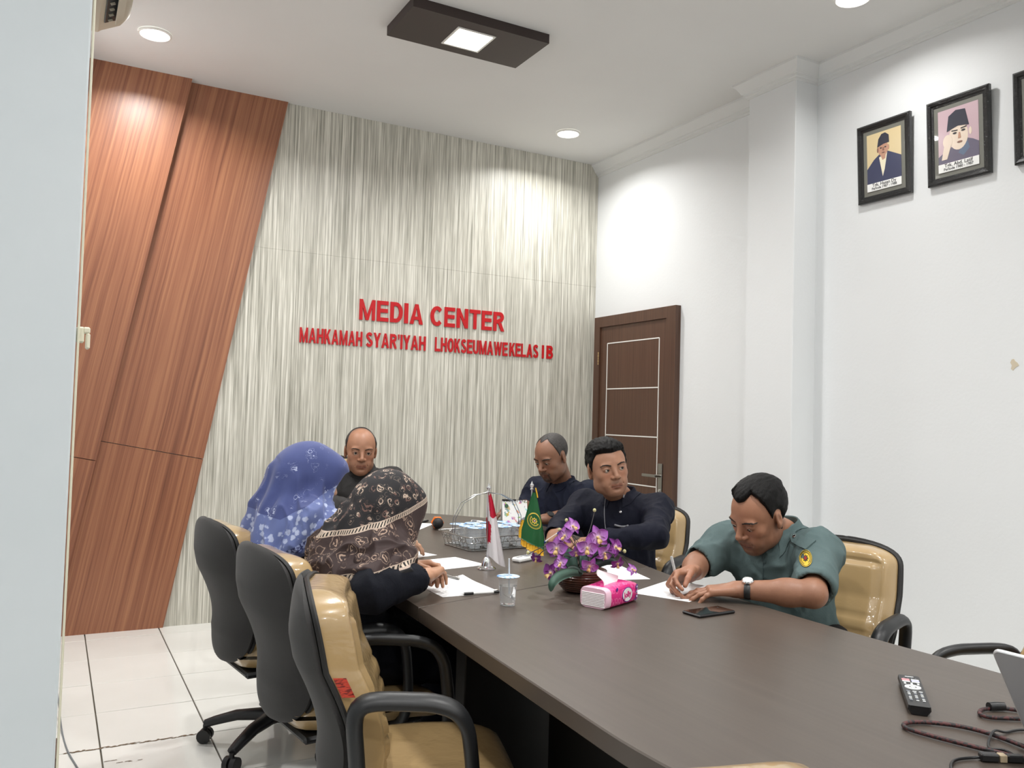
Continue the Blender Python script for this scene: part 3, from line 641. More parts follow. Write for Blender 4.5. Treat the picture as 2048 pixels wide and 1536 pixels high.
class Grid:
    def __init__(s, lo, hi, h, big=0.06):
        s.lo = np.array(lo, float); s.h = h; s.n = np.ceil((np.array(hi, float)-s.lo)/h).astype(int)+1
        s.ax = [(s.lo[i]+h*np.arange(s.n[i])).astype(F32) for i in range(3)]; s.d = np.full(s.n, big, F32)
    @staticmethod
    def around(prims, h, pad=0.02, big=0.06):
        lo = np.min([p.box()[0] for p in prims], 0)-pad; hi = np.max([p.box()[1] for p in prims], 0)+pad; return Grid(lo, hi, h, big)
    def sl(s, pr, pad):
        lo, hi = pr.box(); a = np.clip(np.floor((lo-pad-s.lo)/s.h).astype(int), 0, s.n); b = np.clip(np.ceil((hi+pad-s.lo)/s.h).astype(int)+1, 0, s.n)
        return tuple(slice(i, j) for i, j in zip(a, b))
    def ev(s, pr, S): return pr.d(s.ax[0][S[0], None, None], s.ax[1][None, S[1], None], s.ax[2][None, None, S[2]])
    def add(s, pr, k=0.0):
        S = s.sl(pr, k+3*s.h+0.006)
        if any(q.stop <= q.start for q in S): return s
        a, b = s.d[S], s.ev(pr, S); m = np.minimum(a, b)
        if k > 0: t = np.maximum(F32(k)-np.abs(a-b), 0)/F32(k); m = m-t*t*F32(k*0.25)
        s.d[S] = m; return s
    def cut(s, pr, k=0.0):
        S = s.sl(pr, k+3*s.h+0.006)
        if any(q.stop <= q.start for q in S): return s
        a, b = s.d[S], -s.ev(pr, S); m = np.maximum(a, b)
        if k > 0: t = np.maximum(F32(k)-np.abs(a-b), 0)/F32(k); m = m+t*t*F32(k*0.25)
        s.d[S] = m; return s
    def addall(s, L, k): [s.add(p, k) for p in L]; return s
    def coords(s): return np.meshgrid(*s.ax, indexing='ij', sparse=True)
    def net(s):
        """surface nets -> vertices, quads"""
        d = s.d; neg = d < 0; c8 = np.zeros(np.array(d.shape)-1, np.int8)
        nx, ny, nz = d.shape
        for i in (0, 1):
            for j in (0, 1):
                for k in (0, 1): c8 += neg[i:nx-1+i, j:ny-1+j, k:nz-1+k]
        act = (c8 > 0) & (c8 < 8); I = np.argwhere(act); idx = np.full(act.shape, -1, np.int32); idx[tuple(I.T)] = np.arange(len(I))
        val = {}
        for i in (0, 1):
            for j in (0, 1):
                for k in (0, 1): val[i, j, k] = d[I[:, 0]+i, I[:, 1]+j, I[:, 2]+k]
        acc = np.zeros((len(I), 3)); cnt = np.zeros(len(I))
        C8 = list(val)
        for a in range(8):
            for b in range(a+1, 8):
                p, q = np.array(C8[a]), np.array(C8[b])
                if np.abs(p-q).sum() != 1: continue
                va, vb = val[C8[a]], val[C8[b]]; m = (va < 0) != (vb < 0)
                t = va[m]/(va[m]-vb[m]); acc[m] += p+(q-p)*t[:, None]; cnt[m] += 1
        V = s.lo+s.h*(I+acc/np.maximum(cnt, 1)[:, None]); quads = []
        for ax in range(3):
            u, w = (ax+1) % 3, (ax+2) % 3
            A = [slice(None)]*3; Bs = [slice(None)]*3; A[ax] = slice(0, -1); Bs[ax] = slice(1, None)
            e = neg[tuple(A)] != neg[tuple(Bs)]; E = np.argwhere(e)
            ok = (E[:, u] > 0) & (E[:, w] > 0) & (E[:, u] < d.shape[u]-1) & (E[:, w] < d.shape[w]-1); E = E[ok]
            du = np.zeros(3, int); du[u] = 1; dw = np.zeros(3, int); dw[w] = 1
            q = np.stack([idx[tuple((E-du-dw).T)], idx[tuple((E-dw).T)], idx[tuple(E.T)], idx[tuple((E-du).T)]], 1)
            fl = ~neg[tuple(E.T)]; q[fl] = q[fl][:, ::-1]; quads.append(q)
        return V, np.concatenate(quads)
def vnorm(V, Q):
    n = np.cross(V[Q[:, 2]]-V[Q[:, 0]], V[Q[:, 3]]-V[Q[:, 1]]); N_ = np.zeros_like(V)
    for i in range(4): np.add.at(N_, Q[:, i], n)
    return N_/np.maximum(np.linalg.norm(N_, axis=1), 1e-12)[:, None]
def relax(V, Q, it=2, f=0.5):
    for _ in range(it):
        S = np.zeros_like(V); c = np.zeros(len(V))
        for i in range(4): np.add.at(S, Q[:, i], V[Q[:, (i+1) % 4]]+V[Q[:, (i+3) % 4]]); np.add.at(c, Q[:, i], 2)
        V = V+(S/np.maximum(c, 1)[:, None]-V)*f
    return V
_LAT = np.random.RandomState(3).rand(32, 32, 32)
def vnoise(P):
    i = np.floor(P).astype(int); f = P-i; f = f*f*(3-2*f); r = 0
    for a in (0, 1):
        for b in (0, 1):
            for c in (0, 1):
                w = (f[:, 0] if a else 1-f[:, 0])*(f[:, 1] if b else 1-f[:, 1])*(f[:, 2] if c else 1-f[:, 2])
                r = r+w*_LAT[(i[:, 0]+a) % 32, (i[:, 1]+b) % 32, (i[:, 2]+c) % 32]
    return r
def mesh_np(name, V, Q, m, parent=None, col=None, extra=None):
    me = bpy.data.meshes.new(name); n = len(V); k = len(Q); used = np.zeros(n, bool); used[Q.ravel()] = True
    if not used.all(): mp = np.cumsum(used)-1; V = V[used]; Q = mp[Q]; col = None if col is None else col[used]; n = len(V); extra = {a: b[used] for a, b in (extra or {}).items()}
    me.vertices.add(n); me.vertices.foreach_set('co', np.ascontiguousarray(V, dtype=F32).ravel())
    me.loops.add(4*k); me.loops.foreach_set('vertex_index', np.ascontiguousarray(Q, dtype=np.int32).ravel())
    me.polygons.add(k); me.polygons.foreach_set('loop_start', np.arange(0, 4*k, 4, dtype=np.int32)); me.polygons.foreach_set('use_smooth', np.ones(k, bool))
    me.update(calc_edges=True)
    if col is not None:
        a = me.attributes.new('Col', 'FLOAT_COLOR', 'POINT'); a.data.foreach_set('color', np.concatenate([col, np.ones((n, 1))], 1).astype(F32).ravel())
    for nm, arr in (extra or {}).items():
        a = me.attributes.new(nm, 'FLOAT_VECTOR', 'POINT'); a.data.foreach_set('vector', arr.astype(F32).ravel())
    me.materials.append(m); o = bpy.data.objects.new(name, me); COL.objects.link(o)
    if parent is not None:
        o.parent = parent; me.transform(Matrix.Translation(-Vector(parent.location)))
    return o
sstep = lambda a, b, x: (lambda t: t*t*(3-2*t))(np.clip((x-a)/(b-a), 0, 1))

# ---------------------------------------------------------------- head, hands
def head_prims(H, P):
    """(prim, blend) list; H head frame, P shape options"""
    w = P.get('w', 1.0); j = P.get('jaw', 1.0); L = []
    A = lambda p, k: L.append((p, k))
    A(H.E((0, -0.014, 0.036), (0.0745*w, 0.094, 0.083)), 0)
    A(H.E((0, 0.020, 0.020), (0.066*w, 0.070, 0.075)), 0.03)
    A(H.E((0, 0.020, -0.040), (0.060*w*j, 0.066, 0.072)), 0.03)
    A(H.E((0, 0.043, -0.084), (0.043*j, 0.036, 0.027)), 0.035)
    A(H.E((0, 0.062, -0.098), (0.026*j, 0.019, 0.018)), 0.035)
    for s in (-1, 1):
        A(H.E((s*0.046*w*j, 0.010, -0.070), (0.020, 0.030, 0.026)), 0.03)
        A(H.E((s*0.040*w, 0.058, -0.022), (0.022, 0.020, 0.022)), 0.025)
        A(H.E((s*0.030, 0.079, 0.021), (0.024, 0.010, 0.008), rot('y', s*8)), 0.016)
        A(H.E((s*0.028*w, 0.066, -0.060), (0.024, 0.020, 0.022)), 0.02)
    return L
def head_detail(G, H, P):
    L = []
    for s in (-1, 1): G.cut(H.E((s*0.0325, 0.097, 0.003), (0.018, 0.018, 0.0115)), 0.012)
    nl = P.get('nose', 1.0)
    G.add(H.C((0, 0.084, 0.012), (0, 0.0985+0.008*nl, -0.026), 0.0070, 0.0102), 0.014)
    G.add(H.E((0, 0.099+0.007*nl, -0.031), (0.0110, 0.0105, 0.0095)), 0.008)
    for s in (-1, 1):
        G.add(H.E((s*0.0145, 0.094, -0.034), (0.0085, 0.011, 0.008)), 0.006)
        G.cut(H.E((s*0.0075, 0.1025, -0.0425), (0.0045, 0.006, 0.0035)), 0.003)
        # eyelids
        G.add(H.E((s*0.0325, 0.0755, 0.0035), (0.0175, 0.0158, 0.0125)), 0.004)
        op = P.get('eye', 1.0)
        if op > 0.05: G.cut(H.E((s*0.0325, 0.094, 0.0015-0.001*(1-op)), (0.0135, 0.012, 0.0027*op), rot('y', -s*5)), 0.0012)
        # ears
        er = rot('z', s*-22) @ rot('x', -8)
        G.add(H.E((s*0.0765*P.get('w', 1.0), -0.012, -0.004), (0.0075, 0.019, 0.0315), er), 0.006)
        G.add(H.E((s*0.0755*P.get('w', 1.0), -0.006, -0.027), (0.0065, 0.010, 0.012), er), 0.006)
        G.cut(H.E((s*0.0865*P.get('w', 1.0), -0.009, 0.000), (0.0065, 0.009, 0.018), er), 0.004)
        # cheek fold
        G.cut(H.C((s*0.021, 0.098, -0.040), (s*0.031, 0.083, -0.066), 0.0014, 0.001), 0.008)
    G.add(H.E((0, 0.083, -0.058), (0.022, 0.010, 0.012)), 0.012)
    m = P.get('mouth', 0.0)
    for a, b in ((-1, 0), (0, 1)):
        G.add(H.C((a*0.022, 0.0835 if a else 0.0905, -0.0655-0.003*abs(a)+0.0), (b*0.022, 0.0835 if b else 0.0905, -0.0655-0.003*abs(b)), 0.0048, 0.0048), 0.004)
        G.add(H.C((a*0.018, 0.083 if a else 0.0895, -0.0755), (b*0.018, 0.083 if b else 0.0895, -0.0755), 0.0056, 0.0056), 0.004)
        G.cut(H.C((a*0.024, 0.088 if a else 0.0965, -0.0707-0.0022*abs(a)), (b*0.024, 0.088 if b else 0.0965, -0.0707-0.0022*abs(b)), 0.0017, 0.0017), 0.0025)
    G.cut(H.E((0, 0.092, -0.0865), (0.016, 0.006, 0.005)), 0.008)
def hand_prims(Hd, side, curl, thumb=(0.5, 0.35), spread=1.0):
    """Hd frame at the wrist: y to the fingers, z out of the back of the hand; side +1: thumb towards +x"""
    L = []; A = lambda p, k: L.append((p, k))
    A(Hd.C((0, -0.02, 0), (0, 0.02, 0), 0.027, 0.026, (0, 0, 1), 0.72), 0.02)
    A(Hd.B((0, 0.050, 0.0), (0.041, 0.046, 0.0135), 0.0125), 0.02)
    A(Hd.E((side*0.026, 0.032, -0.006), (0.018, 0.032, 0.0155)), 0.012)
    bx = [0.0315, 0.0105, -0.0105, -0.0305]; by = [0.090, 0.0945, 0.0905, 0.081]; ln = [(0.040, 0.024, 0.020), (0.044, 0.028, 0.021), (0.041, 0.026, 0.020), (0.032, 0.019, 0.018)]
    rd = [0.0090, 0.0092, 0.0087, 0.0078]
    for f in range(4):
        cu = curl[f] if isinstance(curl[f], (tuple, list)) else (curl[f]*0.9, curl[f]*1.15, curl[f]*0.75)
        p = np.array([side*bx[f], by[f]-0.010, 0.0]); a = 0.0; sp = side*(0.10, 0.02, -0.05, -0.13)[f]*spread; r = rd[f]
        for l, c in zip(ln[f], cu):
            a += c; q = p+l*np.array([math.sin(sp)*math.cos(a), math.cos(a)*math.cos(sp), -math.sin(a)])
            A(Hd.C(p, q, r, r*0.90), 0.004); A(Hd.E(p+np.array([0, 0, 0.0015]), (r*1.02, r*1.02, r*1.0)), 0.003); p = q; r *= 0.90
    t0, t1 = thumb[0], thumb[1]
    p = np.array([side*0.026, 0.012, -0.004]); d = np.array([side*math.sin(t0)*0.95, math.cos(t0), -0.35*t1-0.12]); d /= np.linalg.norm(d)
    q = p+d*0.046; A(Hd.C(p, q, 0.0135, 0.0110), 0.010)
    d2 = d+np.array([-side*0.55*t1, 0.25, -0.25*t1]); d2 /= np.linalg.norm(d2); q2 = q+d2*0.034; A(Hd.C(q, q2, 0.0108, 0.0098), 0.004)
    d3 = d2+np.array([-side*0.45*t1, 0.1, -0.2*t1]); d3 /= np.linalg.norm(d3); A(Hd.C(q2, q2+d3*0.027, 0.0098, 0.0078), 0.004)
    return L
def skin_mat(name): 
    m = mat(name, (150, 100, 75), 0.48, Subsurface_Weight=0.06, Subsurface_Radius=(0.012, 0.005, 0.003), Subsurface_Scale=1.0); n = N(m); at = n.attr('Col').outputs[0]
    c = n.coord('Object'); n.base(n.mix(n.math('MULTIPLY', n.noise(c, 45, 3), 0.35), at, n.mix(0.65, at, (60, 30, 20)))).bump(n.noise(c, 420, 3), 0.12, 0.0015)
    return m
m_skin = skin_mat('skin'); m_eye = mat('eye_white', (186, 174, 160), 0.2); m_iris = mat('dark_brown_iris', (30, 18, 12), 0.1)
m_hair = mat('black_hair', (20, 18, 17), 0.6, Specular_IOR_Level=0.2); n = N(m_hair)
n.base(n.ramp(n.noise(n.coord('Object', (240, 240, 60)), 1.0, 3), [(0.35, (5, 5, 5)), (0.65, (17, 15, 15))])).bump(n.noise(n.coord('Object', (260, 260, 70)), 1.0, 3), 0.6, 0.004)
m_greyhair = mat('cropped_greying_hair', (52, 48, 46), 0.6); n = N(m_greyhair)
n.base(n.ramp(n.noise(n.coord('Object'), 420, 3), [(0.42, (24, 21, 20)), (0.64, (78, 73, 70))])).bump(n.noise(n.coord('Object'), 350, 3), 0.5, 0.003)
m_darkhair = mat('cropped_dark_hair', (30, 26, 24), 0.6); n = N(m_darkhair)
n.base(n.ramp(n.noise(n.coord('Object'), 420, 3), [(0.42, (18, 15, 14)), (0.64, (54, 46, 42))])).bump(n.noise(n.coord('Object'), 350, 3), 0.5, 0.003)
m_brow = mat('eyebrow_hair', (40, 29, 23), 0.8)
def cloth_mat(name, a, b, rough=0.85, weave=700, **k):
    m = mat(name, a, rough, Specular_IOR_Level=0.22, **k); n = N(m); c = n.coord('Object')
    n.base(n.mix(n.noise(c, 5, 4, 0.6), a, b)).bump(n.math('ADD', n.noise(c, weave, 2), n.math('MULTIPLY', n.noise(n.coord('Object', (1, 1, 0.6)), 22, 4, 0.55, 1.0), 3.0)), 0.35, 0.004)
    return m
def person_head(G, H, P):
    for p, k in head_prims(H, P): G.add(p, k)
    head_detail(G, H, P)
def skin_col(V, H, P, N_=None):
    """skin tone with lips and stubble; vertex colour darker round the eyes and between the lips"""
    q = H.inv(V); b = np.array(lin(P['skin'])); col = np.tile(b, (len(V), 1)); x, y, z = q.T; ax = np.abs(x)
    def tint(w, rgb): nonlocal col; w = w[:, None]; col = col*(1-w)+np.array(lin(rgb))*w
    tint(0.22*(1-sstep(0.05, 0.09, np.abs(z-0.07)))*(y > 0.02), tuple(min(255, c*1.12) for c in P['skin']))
    tint(0.30*np.exp(-((ax-0.036)/0.02)**2-((z+0.022)/0.018)**2)*(y > 0.04), tuple(np.array(P['skin'])*np.array([1.05, 0.86, 0.82])))
    tint(0.45*np.exp(-((ax-0.0325)/0.018)**2-((z-0.003)/0.011)**2)*(y > 0.06), tuple(np.array(P['skin'])*0.62))
    lipw = sstep(0.0275, 0.022, ax+0.0)*(sstep(-0.0835, -0.079, z)*sstep(-0.0595, -0.0630, z-ax*0.05))*(y > 0.074)
    tint(0.75*lipw, P.get('lip', tuple(np.array(P['skin'])*np.array([0.80, 0.66, 0.66]))))
    tint(0.9*np.exp(-((z+0.0712+0.0022*ax/0.024)/0.0014)**2)*(ax < 0.024)*(y > 0.08), (50, 26, 22))
    s = P.get('stubble', 0)
    if s:
        jaw = sstep(-0.035, -0.065, z+0.25*(0.09-y)*0+0.0)*sstep(-0.075, -0.02, y)*(1-lipw)
        nz = 0.7+0.6*vnoise(V*600); tint(np.clip(s*jaw*nz, 0, 0.9), (40, 32, 28))
    mo = P.get('moustache', 0)
    if mo: tint(np.clip(mo*np.exp(-((z+0.0555)/0.0055)**2)*sstep(0.029, 0.020, ax)*(y > 0.07)*(0.6+0.7*vnoise(V*700)), 0, 0.95), (26, 20, 18))
    go = P.get('goatee', 0)
    if go: tint(np.clip(go*np.maximum(np.exp(-((z+0.098)/0.013)**2)*sstep(0.030, 0.018, ax)*(y > 0.04), np.exp(-((ax-0.027)/0.006)**2)*sstep(-0.055, -0.063, z)*sstep(-0.11, -0.10, z)*(y > 0.05))*(0.6+0.7*vnoise(V*700)), 0, 0.95), (20, 17, 16))
    bald = P.get('tint_scalp')
    if bald: tint(bald(x, y, z)*np.clip(0.55+0.8*vnoise(V*500), 0, 1), (44, 38, 35))
    return col
def eyes_and_brows(H, P, root):
    gx, gz = P.get('gaze', (0, 0))
    for s in (-1, 1):
        c = (s*0.0325, 0.0768, 0.0010); e = MB(); r = 0.0133
        p = H.p(c); e.sphere(p, r*H.s, 16, 12); eb = e.build('eye', m_eye, root, 60); eb.data.transform(Matrix.Translation(-Vector(root.location)))
        d = np.array([gx, 1.0, gz]); d /= np.linalg.norm(d); q = H.p(np.array(c)+d*(r-0.0022)); w = H.v(d); up = np.array([0, 0, 1.0]); a = np.cross(w, up); a /= np.linalg.norm(a); b = np.cross(a, w)
        i = MB(); i.rings([[tuple(q+w*h*H.s+(a*math.cos(t)+b*math.sin(t))*rr*H.s) for t in np.linspace(0, 2*math.pi, 17)[:-1]] for rr, h in ((0.0066, 0.0004), (0.0052, 0.0018), (0.002, 0.0027))])
        ii = i.build('iris', m_iris, eb, 60); ii.data.transform(Matrix.Translation(-Vector(root.location)))
    L = Fr((0, 0, 0), (0, 1, 0))
    for s in (-1, 1):
        t = Grid((min(s*0.008, s*0.064), 0.045, 0.002), (max(s*0.008, s*0.064), 0.108, 0.042), 0.0018); person_head(t, L, P)
        X, Y, Z = np.broadcast_arrays(*t.coords()); ax = np.abs(X); zc = P.get('browz', 0.0)+np.interp(ax, [0.010, 0.022, 0.036, 0.048, 0.058], [0.0165, 0.0205, 0.0240, 0.0235, 0.0180]); hw = np.interp(ax, [0.012, 0.018, 0.034, 0.050, 0.058], [0.0032, 0.0042, 0.0036, 0.0022, 0.0008])
        P3_ = np.stack([X.ravel(), Y.ravel(), Z.ravel()], 1); nz = (vnoise(P3_*np.array((420, 100, 420))).reshape(X.shape)-0.5)*0.0022
        t.d = np.maximum(np.maximum(t.d-F32(0.0012), (np.abs(Z-zc)-hw*P.get('browt', 0.85)+nz).astype(F32)), np.maximum(0.0125-ax, ax-0.058).astype(F32)); t.d = np.maximum(t.d, -(t.d+F32(0.01))*0-F32(0.02))
        V, Q = t.net()
        if len(Q): mesh_np('eyebrow', H.o+(V*H.s) @ H.R.T, Q, m_brow, root)
def hair_mesh(H, P, root, m, thick, region, noise=0.002, h=0.003, name='hair'):
    """hair as a shell over the skull; region(x,y,z) > 0 where hair grows, in metres from the hairline"""
    L = Fr((0, 0, 0), (0, 1, 0)); G = Grid((-0.11, -0.14, -0.13), (0.11, 0.13, 0.19), h)
    for p, k in head_prims(L, P): G.add(p, k)
    X, Y, Z = G.coords(); X, Y, Z = np.broadcast_arrays(X, Y, Z); reg = region(X, Y, Z); reg = np.where(np.abs(X) > 0.05, np.minimum(reg, (np.sqrt(((Y+0.010)/0.024)**2+((Z+0.004)/0.036)**2)-1)*0.03), reg); t = thick(X, Y, Z) if callable(thick) else thick
    P3 = np.stack([X.ravel(), Y.ravel(), Z.ravel()], 1); near = np.abs(G.d.ravel()) < 0.05; nz = np.zeros(near.shape); nz[near] = vnoise(P3[near]*np.array([160, 60, 90]))-0.5
    tt = t*np.clip(reg/0.016, 0, 1)**0.6+noise*nz.reshape(G.d.shape)*np.clip(reg/0.01, 0, 1)
    G.d = np.maximum(G.d-tt.astype(F32), -(reg.astype(F32))*0.8); G.d = np.maximum(G.d, -(G.d+0.0)*0+(-0.02-0*G.d))
    V, Q = G.net(); return mesh_np(name, H.o+(V*H.s) @ H.R.T, Q, m, root)
def collar(K, m, root, r=0.064, flap=(0.046, 0.078), stand=0.034, open_=20, name='collar', sk=None):
    """folded shirt collar around the neck; K frame at the neck base"""
    def f(a, b):
        th = math.radians(-180+open_+(360-2*open_)*a); dirx, diry = math.sin(th+math.pi), math.cos(th+math.pi)
        front = max(0.0, diry); q = front**2.2
        rx, ry = r*1.02, r*1.0
        if b < 0.3: t = b/0.3; rad = 1.0-0.02*t; z = -0.012+stand*t
        elif b < 0.42: t = (b-0.3)/0.12; rad = 0.98+0.10*t; z = stand-0.012+0.004*math.sin(t*math.pi)
        else:
            t = (b-0.42)/0.58; L = flap[0]+(flap[1]-flap[0])*q; rad = 1.08+0.26*t+0.10*q*t; z = stand-0.012-L*t*0.92
        p = K.p((dirx*rx*rad, diry*ry*rad+0.004, z-0.020*front))
        if sk and b > 0.3:
            c, nn = sk.near(p); off = np.array(root.location); need = 0.0035 if b > 0.42 else -0.01
            if c is not None and (Vector(p-off)-c).dot(nn) < need: p = np.array(c+nn*need)+off
        return tuple(p)
    o = MB().grid(f, 40, 16, 0.0022).build(name, m, root, 50); o.data.transform(Matrix.Translation(-Vector(root.location))); return o
from mathutils.bvhtree import BVHTree
class Skin:
    """surface to lay patches on"""
    def __init__(s, o):
        me = o.data; s.t = BVHTree.FromPolygons([v.co[:] for v in me.vertices], [p.vertices[:] for p in me.polygons]); s.off = Vector(o.parent.location)
    def ray(s, px, py):
        d = (_f+_r*((px-1024)/F_PX)+_u*((768-py)/F_PX)).normalized(); h = s.t.ray_cast(Vector((0, 0, CAM_H))-s.off, d); return h[0], h[1]
    def near(s, p): h = s.t.find_nearest(Vector(p)-s.off); return h[0], h[1]
def patch(sk, pts, name, m, par, lift=0.003, n=6, thick=0.0):
    """thin cloth patch over a surface; pts = 4 corners measured in the photograph, subdivided and dropped on the surface"""
    A, B_, C_, D4 = [np.array(p, float) for p in pts]; G = []; last = None
    for i in range(n+1):
        for j in range(n+1):
            u, v = i/n, j/n; p = A*(1-u)*(1-v)+B_*u*(1-v)+C_*u*v+D4*(1-u)*v; c, nn = sk.ray(p[0], p[1])
            if c is None: c, nn = last if last else (None, None)
            if c is None: return None
            last = (c, nn); e = 0 if (i in (0, n) or j in (0, n)) and thick == 0 else 1; G.append(c+nn*(lift*(0.4+0.6*e)))
    mb = MB(); mb.add(G, [(i*(n+1)+j, i*(n+1)+j+1, (i+1)*(n+1)+j+1, (i+1)*(n+1)+j) for i in range(n) for j in range(n)])
    o = mb.build(name, m, par, 60); 
    return o
def disc_on(sk, px, py, r, name, m, par, lift=0.003, th=0.002, n=14):
    c, nn = sk.ray(px, py)
    if c is None: return None
    a = nn.orthogonal().normalized(); b = nn.cross(a); c = c+nn*lift
    return MB().rings([[c+nn*h+(a*math.cos(2*math.pi*k/n)+b*math.sin(2*math.pi*k/n))*q for k in range(n)] for q, h in ((r, 0), (r, th), (r*0.8, th*1.3))]).build(name, m, par, 40)
def strip_on(sk, pts, r, name, m, par, lift=0.002):
    q = []
    for x, y in catmull(pts, 3):
        c, nn = sk.ray(x, y)
        if c is not None: q.append(c+nn*lift)
    return MB().tube(q, r, 6).build(name, m, par, 60) if len(q) > 1 else None
# ---------------------------------------------------------------- people
class Plane:
    """half space n.p < c"""
    def __init__(s, p, n): s.n = np.array(n, float)/np.linalg.norm(n); s.c = float(s.n @ np.array(p, float))
    def box(s): return np.full(3, -9.0), np.full(3, 9.0)
    def d(s, X, Y, Z): return X*F32(s.n[0])+Y*F32(s.n[1])+Z*F32(s.n[2])-F32(s.c)
def V3(*a): return np.array(a, float)
def wrinkle(V, Q, amp, f=(16, 16, 9), seed=0.0, w=None):
    N_ = vnorm(V, Q); a = vnoise(V*np.array(f)+seed+1.4*vnoise(V*7+seed)[:, None]); b = vnoise(V*np.array(f)*2.1+seed+9)
    r = (1-np.abs(2*a-1))**2*0.75+(1-np.abs(2*b-1))**2*0.25-0.42
    k = amp if w is None else amp*w
    return V+N_*(r*k)[:, None]
def torso_prims(T, S):
    b = S.get('bulk', 1.0); L = [(T.E((0, 0.0, 0.02), (0.168*b, 0.112*b, 0.175)), 0.0), (T.E((0, 0.012, -0.15), (0.160*b, 0.122*b, 0.165)), 0.06), (T.E((0, -0.005, -0.245), (0.168*b, 0.122*b, 0.095)), 0.05)]
    sh = {+1: np.array(S['sR']), -1: np.array(S['sL'])}
    for s in (1, -1):
        L.append((Cone(sh[s], T.p((s*0.040, -0.025, 0.128)), 0.058, 0.050), 0.05))
        L.append((Cone(sh[s], T.p((s*0.10, 0.0, 0.06)), 0.066, 0.09), 0.04))
    return L
def make_person(S):
    """seated figure: skin body, shirt, collar, trousers, shoes, hair"""
    root = empty('person', (*S['at'], 0.0), 0, S['label'], 'person'); H, T, P = S['H'], S['T'], S['P']
    S.setdefault('sR', T.p((0.178, -0.01, 0.115))); S.setdefault('sL', T.p((-0.178, -0.01, 0.115))); nb = T.p((0, -0.02, 0.155))
    arms = {}
    for k, sh in (('R', S['sR']), ('L', S['sL'])): arms[k] = (np.array(sh), np.array(S['e'+k]), np.array(S['w'+k]))
    hp = {}
    for k, sd in (('R', -1), ('L', 1)):
        if 'h'+k in S: d, up, curl, th = S['h'+k]; hp[k] = hand_prims(Fr(arms[k][2], d, up, S.get('hs', 1.0)), sd, curl, th)
    core = [Cone(H.p((0, -0.022, -0.055)), nb, 0.051*H.s, 0.060), Cone(nb, T.p((0, 0, -0.1)), 0.055, 0.06)]
    for k in arms:
        s, e, w = arms[k]; core += [Cone(T.p((0, 0, 0.09)), s, 0.035, 0.03), Cone(s, s+(e-s)*0.55, 0.032, 0.036), Cone(s+(e-s)*0.5, e, 0.040, 0.041), Cone(e, e+(w-e)*0.35, 0.040, 0.041), Cone(e+(w-e)*0.3, w, 0.041, 0.027)]
    hd = [p for p, k in head_prims(H, P)]
    G = Grid.around(hd+core+[p for k in hp for p, _ in hp[k]], 0.0029, 0.02)
    person_head(G, H, P)
    for i, p in enumerate(core): G.add(p, 0.022)
    for k in hp:
        L = Grid.around([p for p, _ in hp[k]], G.h, 0.02)      # the hand keeps its fingers apart before it joins the forearm
        L.lo = G.lo+np.round((L.lo-G.lo)/G.h)*G.h; L.ax = [(L.lo[i]+G.h*np.arange(L.n[i])).astype(F32) for i in range(3)]
        for p, kk in hp[k]: L.add(p, kk)
        o = np.round((L.lo-G.lo)/G.h).astype(int); a = np.maximum(o, 0); b = np.minimum(o+L.n, G.n)
        S1 = tuple(slice(x, y) for x, y in zip(a, b)); S2 = tuple(slice(x-z, y-z) for x, y, z in zip(a, b, o))
        A, B_ = G.d[S1], L.d[S2]; t = np.maximum(F32(0.012)-np.abs(A-B_), 0)/F32(0.012); G.d[S1] = np.minimum(A, B_)-t*t*F32(0.003)
    V, Q = G.net(); V = relax(V, Q, 1, 0.35)
    body = mesh_np('body', V, Q, m_skin, root, skin_col(V, H, P))
    eyes_and_brows(H, P, root)
    # shirt
    G = Grid.around([p for p, _ in torso_prims(T, S)]+[Cone(arms[k][0], arms[k][1], 0.08, 0.08) for k in arms]+([Cone(arms[k][1], arms[k][2], 0.06, 0.06) for k in arms] if S['sleeve'] == 'long' else []), 0.0055, 0.03)
    for p, k in torso_prims(T, S): G.add(p, k)
    for k in arms:
        s, e, w = arms[k]; c = S.get('cuff'+k, S.get('cuff', 0.96)); ar = S.get('arm', 1.0)
        if S['sleeve'] == 'long':
            G.add(Cone(s, e, 0.066*ar, 0.054*ar), 0.045); G.add(Cone(e, e+(w-e)*c, 0.053*ar, 0.040*ar), 0.022)
            q = e+(w-e)*c; G.cut(Cone(q, q+(w-e)*0.5, 0.034*ar, 0.05*ar), 0.002)
        else:
            q = s+(e-s)*S.get('sl', 0.80); G.add(Cone(s, q, 0.069*ar, 0.064*ar), 0.045); G.cut(Plane(q, -(e-s)), 0.0) if False else None
            dirn = (e-s)/np.linalg.norm(e-s); G.cut(Cone(q+dirn*0.075, q+dirn*0.4, 0.075, 0.075), 0.001); G.cut(Cone(q-dirn*0.02, q+dirn*0.2, 0.052*ar, 0.058*ar), 0.003)
    V, Q = G.net(); V = relax(V, Q, 2, 0.5); V = wrinkle(V, Q, S.get('wr', 0.012), S.get('wf', (15, 15, 10)), S.get('seed', 0.0)); V = relax(V, Q, 1, 0.4)
    sh = mesh_np('shirt', V, Q, S['m_shirt'], root)
    K = Fr(nb+np.array(T.v((0, 0.006, S.get('cz', 0.030)))), (np.array(T.v((0, 1, 0)))*1.0), (T.v((0, 0, 1))+0.5*(H.p((0, -0.02, -0.06))-nb)/np.linalg.norm(H.p((0, -0.02, -0.06))-nb)))
    collar(K, S.get('m_collar', S['m_shirt']), root, S.get('cr', 0.066), S.get('flap', (0.046, 0.075)), sk=Skin(sh))
    # trousers and shoes
    hips = T.p((0, -0.01, -0.27)) if 'pelvis' not in S else np.array(S['pelvis']); hips[2] = max(hips[2], 0.552); f2 = np.array([S['leg'][0], S['leg'][1], 0.0]); f2 /= np.linalg.norm(f2); r2 = np.array([f2[1], -f2[0], 0])
